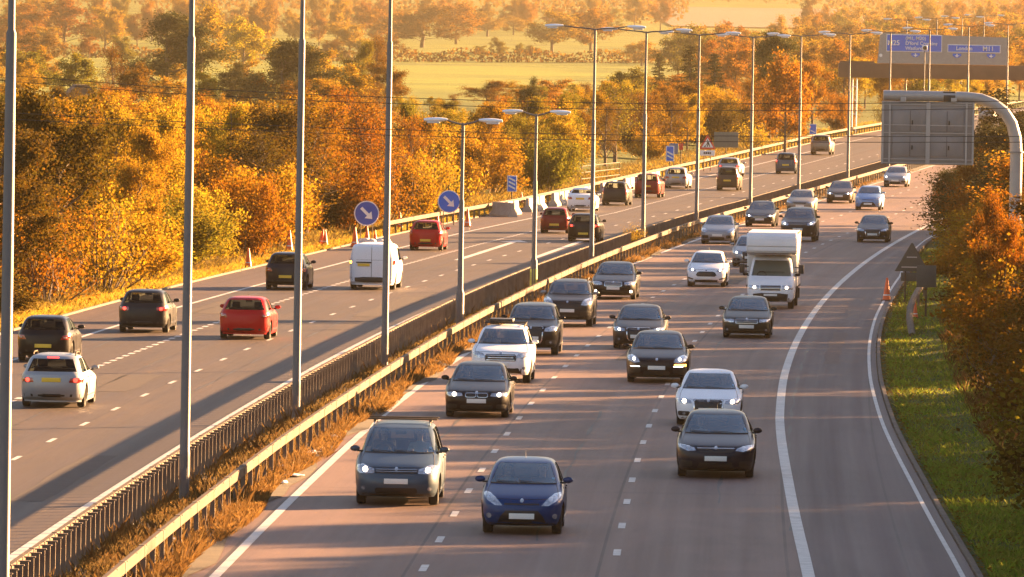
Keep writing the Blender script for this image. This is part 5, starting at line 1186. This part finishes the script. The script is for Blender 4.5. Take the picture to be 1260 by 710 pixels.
def tree_px(kind, px, Y, yt, wpx, hue, name, label, group=None):
    p = AT(px, yt, Y); z = gzb(p.x, Y); h = p.z - z
    if h < 1: return
    return tree(kind, p.x, Y, h, wpx * Y / F, hue, name, label, group, z=z)
# ---- skyline of the roadside wood: photo column -> top row
SK = np.array([(-80,112),(0,112),(60,104),(130,98),(210,106),(250,112),(300,110),(400,104),(480,104),(540,109),(600,113),(640,102),(700,97),(740,90),(800,96),(830,84),(900,80),(960,78),(1000,64),(1080,58),(1160,52),(1300,48)])
def hue_at(px):
    if px < 130: return rt.choice(['olive', 'dark', 'orange', 'gold', 'brown', 'dark'])
    if px < 330: return rt.choice(['orange', 'orange', 'gold', 'gold', 'gold', 'gold', 'yellow', 'olive'])
    if px < 480: return rt.choice(['rust', 'orange', 'brown', 'gold', 'orange', 'olive', 'dark'])
    if px < 600: return rt.choice(['yellow', 'gold', 'yellow', 'olive', 'gold'])
    if px < 800: return rt.choice(['gold', 'orange', 'orange', 'gold', 'olive', 'olive', 'yellow', 'brown'])
    return rt.choice(['gold', 'orange', 'brown', 'olive', 'yellow', 'orange'])
grpW = 'trees of the roadside wood'
DESC = {'orange': 'orange leaved', 'gold': 'golden leaved', 'yellow': 'yellow leaved', 'olive': 'olive green', 'brown': 'dull brown', 'rust': 'rusty red', 'dark': 'dark green', 'straw': 'straw coloured'}
def where(px):
    return ('left of the second lamp column' if px < 215 else 'between the second and third lamp columns' if px < 365 else 'between the third and fourth lamp columns' if px < 480 else 'behind the two short lamp posts' if px < 690
        else 'behind the concrete blocks' if px < 850 else 'behind the red triangle sign' if px < 930 else 'near the gantry leg' if px < 1060 else 'under the gantry beam')
cnt = 0; Y = 285.0
while Y < 1450:
    xr_ = float(LX('L_grass', Y)) - 3.2; xl = -.0665 * Y; step = 5.6 if Y < 600 else 9.5 if Y < 900 else 13
    x = xr_ - (rt.uniform(-1.0, .8) if not (490 < Y < 550 or 570 < Y < 700) else rt.uniform(2.4, 4)); first = True
    while x > xl - 4:
        px = 630 + F * x / Y; S = float(np.interp(px, SK[:, 0], SK[:, 1]))
        if first and rt.random() < .45:
            k = rt.choice(['scrub', 'bush', 'bush']); h = rt.uniform(2.4, 4.4); w = rt.uniform(3.6, 5)
        else:
            k = rt.choice(['broad', 'broad', 'twiggy'] if not (380 < px < 480 or 620 < px < 720) else ['broad', 'twiggy', 'twiggy']); top = S + abs(rt.gauss(0, 1)) * 26 * (500 / Y); h = AT(px, top, Y).z - gzb(x, Y)
            h = min(h, rt.uniform(9, 13)); h *= rt.uniform(.84, 1.0); w = h * rt.uniform(.52, .74) * (1.2 if Y > 700 else 1)
            if first: x -= 1.0
        vis = 1
        if h > 1.5 and not (px < -60 or px > 1290):
            hu = hue_at(px)
            if k == 'twiggy' and rt.random() < .6: hu = rt.choice(['brown', 'rust', 'brown'])
            tree(k, x, Y + rt.uniform(-3, 3), h, w, hu, {'broad': 'autumn_tree', 'twiggy': 'bare_twigged_tree', 'bush': 'autumn_bush', 'scrub': 'scrub_bush'}[k],
                 {'broad': DESC[hu] + ' tree in the roadside wood ', 'twiggy': 'half bare ' + DESC[hu] + ' tree in the roadside wood ', 'bush': DESC[hu] + ' bush in the roadside wood ', 'scrub': 'thin ' + DESC[hu] + ' scrub at the wood edge '}[k] + where(px), grpW); cnt += 1
        x -= step * rt.uniform(.8, 1.25) * (1.0 if not first else .8); first = False
    if Y < 760:
        for q in range(1 if (490 < Y < 550 or 570 < Y < 700) else 0, 3):
            xx = xr_ - 2.6 - q * 4.2 + rt.uniform(-.8, .8); px = 630 + F * xx / Y
            if -60 < px < 1250 and rt.random() < .8:
                hu = rt.choice(['brown', 'olive', 'orange', 'brown', 'gold', 'dark']); tree('bush', xx, Y + rt.uniform(-3, 3), rt.uniform(2.4, 4.2), rt.uniform(4.2, 6), hu, 'undergrowth_bush', DESC[hu] + ' undergrowth bush between the trunks ' + where(px), 'undergrowth of the roadside wood')
    Y += (8.5 if Y < 420 else 13 if Y < 700 else 24 if Y < 1000 else 45)
print('wood trees', cnt)
# ---- single trees that stand out
for a in [
 ('darkbroad', 205, 980, 17, 128, 'green', 'oak_tree', 'large dark rounded tree behind the second lamp column'),
 ('darkbroad', 348, 860, 50, 120, 'green', 'oak_tree', 'wide dark tree with a flat top left of the third lamp column'),
 ('darkbroad', 292, 870, 78, 60, 'green', 'oak_tree', 'lower dark tree joined to the left of the flat topped one'),
 ('farbroad', 400, 880, 68, 80, 'gold', 'autumn_tree', 'golden rounded tree right of the wide dark tree'),
 ('farbroad', 248, 1500, 8, 70, 'gold', 'autumn_tree', 'pale golden tree beyond the large dark tree, to its right'),
 ('farbroad', 300, 1650, 24, 62, 'yellow', 'autumn_tree', 'pale yellow tree at the edge of the field, above the wide dark tree'),
 ('farbroad', 35, 1050, 62, 70, 'olive', 'autumn_tree', 'olive tree at the far left above the wood'),
 ('farbroad', 95, 900, 66, 60, 'olive', 'autumn_tree', 'olive tree left of the brown shed roof'),
 ('twiggy', 140, 820, 55, 44, 'brown', 'bare_twigged_tree', 'thin bare tree right of the brown shed roof'),
 ('twiggy', 465, 900, 44, 34, 'brown', 'bare_twigged_tree', 'narrow half bare tree left of the fourth lamp column'),
 ('conifer', 850, 860, 56, 42, 'green', 'fir_tree', 'dark pointed fir left of the red triangle sign'),
 ('conifer', 812, 1000, 66, 26, 'green', 'fir_tree', 'smaller dark fir left of the pointed one'),
 ('conifer', 880, 900, 66, 34, 'deep', 'fir_tree', 'dark fir directly above the grey sign back'),
 ('pine', 958, 800, 38, 60, 'green', 'pine_tree', 'tall flat topped dark pine behind the lamp columns'),
 ('farbroad', 968, 690, 68, 62, 'orange', 'autumn_tree', 'bright orange rounded tree below the tall pine'),
 ('darkbroad', 655, 700, 97, 44, 'green', 'oak_tree', 'dark tree standing out above the wood right of the second short lamp post'),
 ('farbroad', 775, 900, 84, 60, 'olive', 'autumn_tree', 'olive tree rising above the wood between two lamp columns'),
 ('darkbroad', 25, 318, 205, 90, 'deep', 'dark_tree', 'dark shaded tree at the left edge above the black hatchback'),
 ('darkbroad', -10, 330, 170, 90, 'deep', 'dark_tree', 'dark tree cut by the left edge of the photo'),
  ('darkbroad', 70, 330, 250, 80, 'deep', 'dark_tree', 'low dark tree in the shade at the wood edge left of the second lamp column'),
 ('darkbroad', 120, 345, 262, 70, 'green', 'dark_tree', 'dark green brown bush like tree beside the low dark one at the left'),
 ('darkbroad', 60, 420, 160, 90, 'green', 'dark_tree', 'dark green crown higher in the wood at the left'),
]: tree_px(*a)
# far trees on the golf course and the slopes
for a in [
 ('farbroad', 520, 2900, 8, 92, 'brown', 'golf_course_tree', 'tall spreading tree with a bare trunk standing alone on the golf course'),
 ('farbroad', 562, 3100, 4, 62, 'orange', 'golf_course_tree', 'orange crown behind the lone spreading tree'),
 ('farbroad', 592, 2500, 56, 19, 'olive', 'round_bush', 'small dark bush on the course, left one of the row'), ('farbroad', 613, 2480, 46, 24, 'olive', 'round_bush', 'rounded bush on the course, tallest of the row'),
 ('farbroad', 640, 2520, 53, 14, 'olive', 'round_bush', 'tiny bush between the rounded one and the long low one'), ('farbroad', 655, 2500, 56, 30, 'olive', 'round_bush', 'long low bush on the course'),
 ('farbroad', 680, 2600, 14, 66, 'gold', 'golf_course_tree', 'left one of the pair of broad trees behind the tall lamp column'), ('farbroad', 728, 2620, 12, 70, 'orange', 'golf_course_tree', 'right one of the pair of broad trees behind the tall lamp column'),
 ('farbroad', 600, 3500, 14, 48, 'straw', 'golf_course_tree', 'pale tree at the back of the golf course'), ('farbroad', 632, 3600, 20, 34, 'gold', 'golf_course_tree', 'smaller pale tree right of the pale one at the back'),
 ('farbroad', 470, 3000, 12, 80, 'orange', 'golf_course_tree', 'orange tree right behind the fourth lamp column'), ('farbroad', 430, 2500, 30, 60, 'gold', 'golf_course_tree', 'golden tree left of the fourth lamp column on the course'),
 ('farbroad', 20, 2500, 5, 90, 'orange', 'golf_course_tree', 'orange tree at the top left corner'), ('farbroad', 80, 2600, -5, 80, 'rust', 'golf_course_tree', 'rusty tree near the top left corner'), ('farbroad', 130, 2550, 10, 46, 'gold', 'golf_course_tree', 'golden pointed tree right of the rusty one at the top left'),
 ('farbroad', 45, 1900, 40, 60, 'brown', 'golf_course_tree', 'brown tree at the left edge of the field'), ('farbroad', 150, 1850, 44, 30, 'olive', 'golf_course_tree', 'slight tree in the left field'), ('farbroad', 110, 2200, 46, 26, 'rust', 'golf_course_tree', 'reddish small tree in the left field'),
 ('farbroad', 835, 1700, 40, 56, 'olive', 'golf_course_tree', 'olive tree above the fir trees at the edge of the course'), ('farbroad', 790, 2400, 50, 50, 'gold', 'golf_course_tree', 'golden tree between two lamp heads on the course'),
]: tree_px(*a)
k = 0
for (Y, xa, xb, st, yt0, yt1) in ((1500, 880, 1300, 26, 44, 62), (1750, 860, 1300, 24, 30, 46), (2100, 850, 1300, 26, 22, 40), (2500, 960, 1300, 26, 8, 26), (3000, 1000, 1300, 24, -6, 12), (3050, -20, 260, 34, -14, 8), (3300, 240, 480, 30, -16, 14), (3700, 420, 830, 26, -14, 12), (2450, -10, 60, 30, 10, 40)):
    px = xa
    while px < xb:
        tree_px('farbroad', px + rt.uniform(-6, 6), Y + rt.uniform(-80, 80), rt.uniform(yt0, yt1), rt.uniform(40, 66) * 2000 / max(Y, 1800), rt.choice(['orange', 'gold', 'brown', 'rust', 'gold', 'olive']), 'hillside_tree', 'autumn tree on the hazy slope beyond the motorway ' + ('at the upper right' if px > 830 else 'at the top of the photo'), 'trees on the far slopes'); px += st; k += 1
for (Y, xa, xb, st, yt0, yt1, gaps) in ((820, -20, 500, 38, 70, 98, ((38, 150), (258, 290))), (1020, -20, 480, 46, 46, 80, ((30, 165), (252, 296))), (1300, -10, 60, 30, 40, 60, ()), (2300, 300, 500, 36, 34, 52, ()), (2700, 140, 330, 30, 0, 26, ()), (2900, 300, 440, 30, 2, 24, ()), (1250, 880, 1300, 30, 48, 70, ()), (1000, 600, 860, 40, 92, 104, ())):
    px = xa
    while px < xb:
        if not any(a < px < b for a, b in gaps):
            tree_px(rt.choice(['farbroad', 'farbroad', 'broad']) if Y < 1100 else 'farbroad', px + rt.uniform(-6, 6), Y + rt.uniform(-60, 60), rt.uniform(yt0, yt1), rt.uniform(44, 70) * (1000 / max(Y, 1000)) ** .5, rt.choice(['orange', 'gold', 'brown', 'olive', 'gold', 'brown', 'yellow']), 'hillside_tree', 'tall autumn tree rising behind the roadside wood ' + where(px), 'taller trees behind the roadside wood')
        px += st
# far-off wood on the hills: one mass
rg = np.random.default_rng(77); P = []
for Y in np.linspace(3950, 6300, 15):
    for x in np.arange(-.075 * Y, .075 * Y, 13):
        xx = x + rg.normal() * 4; yy = Y + rg.normal() * 45
        if 90 < xx * 4500 / yy < 175 and yy < 4900: continue
        r = rg.uniform(5, 8); hh = rg.uniform(9, 15); m = 60
        d = rg.normal(size=(m, 3)); d /= np.linalg.norm(d, axis=1)[:, None]; q = d * np.array([r, r, hh * .45]) * rg.uniform(.6, 1.05, m)[:, None] + np.array([xx, yy, gzb(xx, yy) + hh * .55]); P.append(q)
P = np.concatenate(P); fw = link('distant_wood', fastmesh('w', quads(P, 2.1, rg), len(P)), M_leaf, kind='stuff'); fw.color = (.9, .75, .8, 1)
# ploughed field on the hill and long hedge across the course
def patch_ground(name, x0, x1, y0, y1, dz, m, n=16):
    V = []; Fs = []
    for j in range(n + 1):
        for i in range(n + 1): x = x0 + (x1 - x0) * i / n + (y0 + (y1 - y0) * j / n) * 0; y = y0 + (y1 - y0) * j / n; V.append((x, y, gzb(x, y) + dz))
    for j in range(n):
        for i in range(n): q = j * (n+1) + i; Fs.append((q, q+1, q+n+2, q+n+1))
    return link(name, mesh(name, V, Fs), m, kind='structure')
patch_ground('ploughed_field', 75, 190, 3900, 4800, .6, simple('ploughed_soil', (.07, .04, .028), .95, var=.2, scale=.02))
HP = []
for x in np.arange(-140, 110, .9): HP.append(np.array([x, 2440 + 6 * math.sin(x * .05), 0]) + rg.normal(size=(26, 3)) * np.array([.9, 1.2, .0]) + np.stack([np.zeros(26), np.zeros(26), gzb(x, 2440) + rg.uniform(0, 3.4 + .9 * math.sin(x * .31), 26)], 1))
HP = np.concatenate(HP); hd = link('long_hedge', fastmesh('h', quads(HP, .9, rg), len(HP)), M_leaf, label='long brown hedge running across the golf course', cat='hedge'); hd.color = (.75, .62, .6, 1)
# golf hut roof among the trees
hx = AT(99, 118, 780); z = gzb(hx.x, 780); r = empty('shed', (hx.x, 780, z), .2, label='brown shed roof showing among the trees at the left', cat='shed'); hh = AT(99, 104, 780).z - z
MB().box((0, 0, (hh - 1.1) / 2), (2.6, 2.4, hh - 1.1)).build('wall', simple('shed_wood', (.14, .09, .06), .85, var=.3), r); MB().prism([(-1.6, hh - 1.1), (1.6, hh - 1.1), (.55, hh), (-.55, hh)], -1.4, 1.4).build('roof', simple('shed_roof', (.12, .08, .065), .85), r)
# ---- right bank: bushes and trees hugging the hard shoulder
def right(kind, off, Y, h, w, hue, name, label):
    x = float(LX('R_edge', Y)) + off; return tree(kind, x, Y, h, w, hue, name, label, 'bushes of the right bank')
rb = random.Random(9); Y = 60.0
while Y < 470:
    nearx = 2.3 if 170 < Y < 330 else 1.6
    if Y < 150: nearx = 2.6
    for row in range(3):
        off = nearx + 2.45 + row * 3.6 + rb.uniform(-.5, .7); yy = Y + rb.uniform(-2.5, 2.5)
        hmax = [3.6, 5.0, 6.0][row] if Y < 188 else [3.4, 4.5, 5.0][row] if Y < 245 else [3.2, 4.6, 5.4][row] if Y < 330 else [3.0, 4.4, 5.4][row]
        if 300 < Y < 345 and row == 0: hmax = 1.6; off += 1.2
        h = hmax * (rb.uniform(.88, 1.06) if Y < 245 else rb.uniform(.72, 1.1)); hu = rb.choice(['orange', 'rust', 'brown', 'orange', 'gold'] if Y > 235 else ['brown', 'dark', 'olive', 'brown', 'rust'])
        kd = ['bush', 'broad', 'broad'][row] if rb.random() < .8 else ['scrub', 'bush', 'twiggy'][row]
        where_ = ' on the right bank, ' + ('below the frame' if Y < 150 else 'at the bottom right' if Y < 215 else 'beside the sunlit grass patch' if Y < 290 else 'behind the triangular sign back' if Y < 350 else 'at the foot of the cantilever post')
        right(kd, off, yy, h, rb.uniform(3.8, 5.2) if row == 0 else rb.uniform(5.5, 7.5), hu, {'bush': 'bank_bush', 'scrub': 'bank_shrub', 'broad': 'bank_tree', 'twiggy': 'bank_tree'}[kd], DESC[hu] + {'bush': ' bush', 'scrub': ' shrub', 'broad': ' small tree', 'twiggy': ' twiggy tree'}[kd] + where_)
    Y += rb.uniform(5.5, 8.5) if Y > 238 else 4.2
for a in [('darkbroad', 4.0, 428, 6.0, 6.5, 'deep'), ('darkbroad', 5.0, 440, 7.6, 8, 'deep'), ('darkbroad', 8.5, 452, 8.0, 8, 'green'), ('darkbroad', 4.6, 410, 4.8, 6, 'green'), ('darkbroad', 5.0, 460, 6.5, 7, 'green'), ('darkbroad', 6.5, 396, 6.2, 7, 'deep')]:
    right(*a, 'bank_tree', 'dark green thick tree crowding the hard shoulder below the message sign')
for i, (px, Y, yt, w_) in enumerate(((1232, 268, 235, 70), (1216, 290, 262, 55), (1250, 250, 262, 60), (1206, 520, 150, 60), (1240, 560, 138, 70), (1225, 480, 165, 60), (1262, 470, 150, 60), (1180, 470, 196, 56), (1212, 455, 166, 66), (1245, 452, 150, 70), (1168, 448, 222, 46), (1196, 438, 200, 56), (1228, 430, 182, 64), (1255, 425, 172, 60))):
    tree_px('broad' if Y < 470 else 'darkbroad', px, Y, yt, w_, 'rust' if Y < 470 else 'green', 'bank_tree', 'glowing orange small tree in front of the cantilever post' if Y < 470 else 'green brown tree behind the curved cantilever post', 'bushes of the right bank')
# ---- a sapling growing at the central barrier
x, y = G(816, 300, 0); tree('scrub', float(LX('bar_L', 408)) + .3, 408, 1.5, 1.2, 'yellow', 'sapling_bush', 'small yellow sapling growing at the central barrier below the white car')
# ---- grass, dead weeds
def blades(name, pts, h0, h1, w, m, col, lean=.35, seed=1):
    rg = np.random.default_rng(seed); n = len(pts); P = np.asarray(pts); az = rg.uniform(0, 6.28, n); h = rg.uniform(h0, h1, n); d = np.stack([np.cos(az), np.sin(az), 0 * az], 1); ln = rg.normal(size=(n, 3)) * lean; ln[:, 2] = 0
    b0 = P - d * w / 2; b1 = P + d * w / 2; mid = P + (ln * .35 + np.array([0, 0, .6])) * h[:, None]; tip = P + (ln + np.array([0, 0, 1.])) * h[:, None]
    V = np.stack([b0, b1, mid + d * w * .4, tip], 1).reshape(-1, 3); me = fastmesh(name, V, n); me.materials.append(m); o = link(name, me, kind='stuff'); o.color = col; return o
M_weed = leaf_mat('dead_weed', [(.20, .12, .045), (.34, .22, .075), (.52, .37, .13), (.22, .13, .05)], .35)
M_grass = leaf_mat('verge_grass', [(.30, .40, .04), (.48, .58, .06), (.70, .64, .12), (.34, .28, .08)], .4)
def scatter(n, fx0, fx1, y0, y1, clump=.5, seed=3, power=2.0, dens=None, zfn=None):
    rg = np.random.default_rng(seed); y = (y0 ** (1 - power) + rg.uniform(size=n) * (y1 ** (1 - power) - y0 ** (1 - power))) ** (1 / (1 - power)); u = rg.uniform(size=n)
    a, b = fx0(y), fx1(y); x = a + (b - a) * u
    nz = np.sin(y * .55 + u * 4) * np.sin(y * .19 + 1.3 + u * 2) + .5 * np.sin(y * 1.3 + u * 9); keep = rg.uniform(size=n) < np.clip(.55 + clump * nz, .06, 1); x, y = x[keep], y[keep]
    z = zr(y) + .01 if zfn is None else zfn(x, y); return np.stack([x, y, z], 1)
blades('dead_weeds', scatter(150000, lambda y: LX('bar_L', y) + .1, lambda y: LX('bar_R', y) - .1, 100, 640, .5, 3), .04, .24, .012, M_weed, (1, 1, 1, 1), .4, 5)
blades('reserve_weeds', scatter(150000, lambda y: LX('bar_R', y) - .1, lambda y: LX('bar_R', y) + .62 + .16 * np.sin(y * .23), 110, 640, .55, 4), .03, .2, .012, M_weed, (1.25, 1.05, .9, 1), .45, 6)
wt = scatter(7000, lambda y: LX('bar_L', y) + .1, lambda y: LX('bar_R', y) + .5, 120, 600, .6, 8); blades('tall_dead_stalks', wt, .25, .55, .010, M_weed, (.9, .8, .8, 1), .25, 9)
zf = lambda x, y: TZ(x, y) - .0
blades('verge_grass', scatter(190000, lambda y: LX('R_edge', y) + .45, lambda y: LX('R_edge', y) + 5.5, 110, 420, .35, 11, zfn=zf), .05, .2, .03, M_grass, (1.05, 1.25, .95, 1), .5, 12)
blades('far_verge_grass', scatter(170000, lambda y: LX('L_grass', y) - 5.5, lambda y: LX('L_grass', y) - .35, 255, 900, .35, 13, zfn=zf), .06, .26, .025, M_grass, (1.7, 1.15, .9, 1), .5, 14)
blades('verge_weeds', scatter(120000, lambda y: LX('L_grass', y) - 6.5, lambda y: LX('L_grass', y) - 1.6, 255, 800, .6, 15, zfn=zf), .1, .42, .011, M_weed, (.9, .95, .7, 1), .3, 16)
rg = np.random.default_rng(91); n_ = 9000; yy_ = rg.uniform(110, 420, n_); xx_ = LX('R_edge', yy_) + .25 + np.abs(rg.normal(size=n_)) * 1.2; xx_[:1600] = LX('R_edge', yy_[:1600]) + .12 + np.abs(rg.normal(size=1600)) * .2
P = np.stack([xx_, yy_, TZ(xx_, yy_) + .09 + rg.uniform(0, .03, n_)], 1); V = quads(P, .09, rg); V[:, 2] = np.repeat(P[:, 2], 4) + (V[:, 2] - np.repeat(P[:, 2], 4)) * .3
fl = link('fallen_leaves', fastmesh('fl', V, n_), M_leaf, kind='stuff'); fl.color = (.9, .7, .6, 1)
blades('bank_weeds', scatter(90000, lambda y: LX('R_edge', y) + 2.4, lambda y: LX('R_edge', y) + 7, 110, 420, .6, 17, zfn=zf), .1, .45, .011, M_weed, (1, .8, .7, 1), .3, 18)
# ================================================================== camera, light, air
cam = bpy.data.cameras.new('camera'); co = bpy.data.objects.new('camera', cam); COL.objects.link(co); SC.camera = co
cam.sensor_width = 36; cam.lens = 36 * F / 1260; cam.clip_start = 5; cam.clip_end = 12000
f_ = Vector((0, math.cos(PIT), -math.sin(PIT))); up_ = Vector((0, math.sin(PIT), math.cos(PIT))); rt_ = Vector((1, 0, 0))
c_, s_ = math.cos(ROLL), math.sin(ROLL)
R_ = (rt_ * c_ + up_ * s_); U_ = (up_ * c_ - rt_ * s_)
co.matrix_world = Matrix(((R_.x, U_.x, -f_.x, 0), (R_.y, U_.y, -f_.y, 0), (R_.z, U_.z, -f_.z, CH), (0, 0, 0, 1)))
ELEV = R(12.0); SAZ = R(38)      # sun: to the right and 38 degrees beyond square-on, low
sd_ = Vector((math.cos(SAZ) * math.cos(ELEV), math.sin(SAZ) * math.cos(ELEV), math.sin(ELEV)))
sl = bpy.data.lights.new('sun', 'SUN'); sl.energy = 5.0; sl.angle = R(.9); sl.color = (1.0, .56, .24)
so = bpy.data.objects.new('sun', sl); COL.objects.link(so); so.rotation_euler = sd_.to_track_quat('Z', 'Y').to_euler()
w = bpy.data.worlds.new('World'); SC.world = w; w.use_nodes = True; nt = w.node_tree; bg = nt.nodes['Background']
sky = nt.nodes.new('ShaderNodeTexSky'); sky.sky_type = 'NISHITA'; sky.sun_disc = False; sky.sun_elevation = ELEV; sky.sun_rotation = math.atan2(sd_.x, sd_.y)
sky.air_density = 1.3; sky.dust_density = 1.0; sky.ozone_density = 1.0
mx = nt.nodes.new('ShaderNodeMix'); mx.data_type = 'RGBA'; mx.blend_type = 'MULTIPLY'; mx.inputs[0].default_value = 1; mx.inputs[7].default_value = (.52, .465, .52, 1)
nt.links.new(sky.outputs[0], mx.inputs[6]); nt.links.new(mx.outputs[2], bg.inputs[0]); bg.inputs[1].default_value = .05
# the air between here and the hills
hz = MB().box((0, 3900, 45), (2350, 8100, 96.0)); ho = hz.build('haze', (), smooth=0, kind='stuff')
hm_ = bpy.data.materials.new('haze_air'); hm_.use_nodes = True; t_ = hm_.node_tree; t_.nodes.remove(t_.nodes['Principled BSDF'])
pv = t_.nodes.new('ShaderNodeVolumePrincipled'); pv.inputs['Color'].default_value = (.82, .66, .44, 1); pv.inputs['Density'].default_value = .00016; pv.inputs['Anisotropy'].default_value = .95
t_.links.new(pv.outputs[0], t_.nodes['Material Output'].inputs['Volume']); ho.data.materials.append(hm_)
SC.view_settings.view_transform = 'Standard'; SC.view_settings.look = 'None'; SC.view_settings.exposure = 3.6; SC.view_settings.gamma = 1
SC.cycles.max_bounces = 6; SC.cycles.transparent_max_bounces = 16; SC.cycles.volume_bounces = 0; SC.cycles.use_denoising = True
SC.cycles.diffuse_bounces = 3; SC.cycles.glossy_bounces = 3; SC.cycles.sample_clamp_indirect = 6
try: SC.cycles.denoiser = 'OPENIMAGEDENOISE'
except Exception: pass
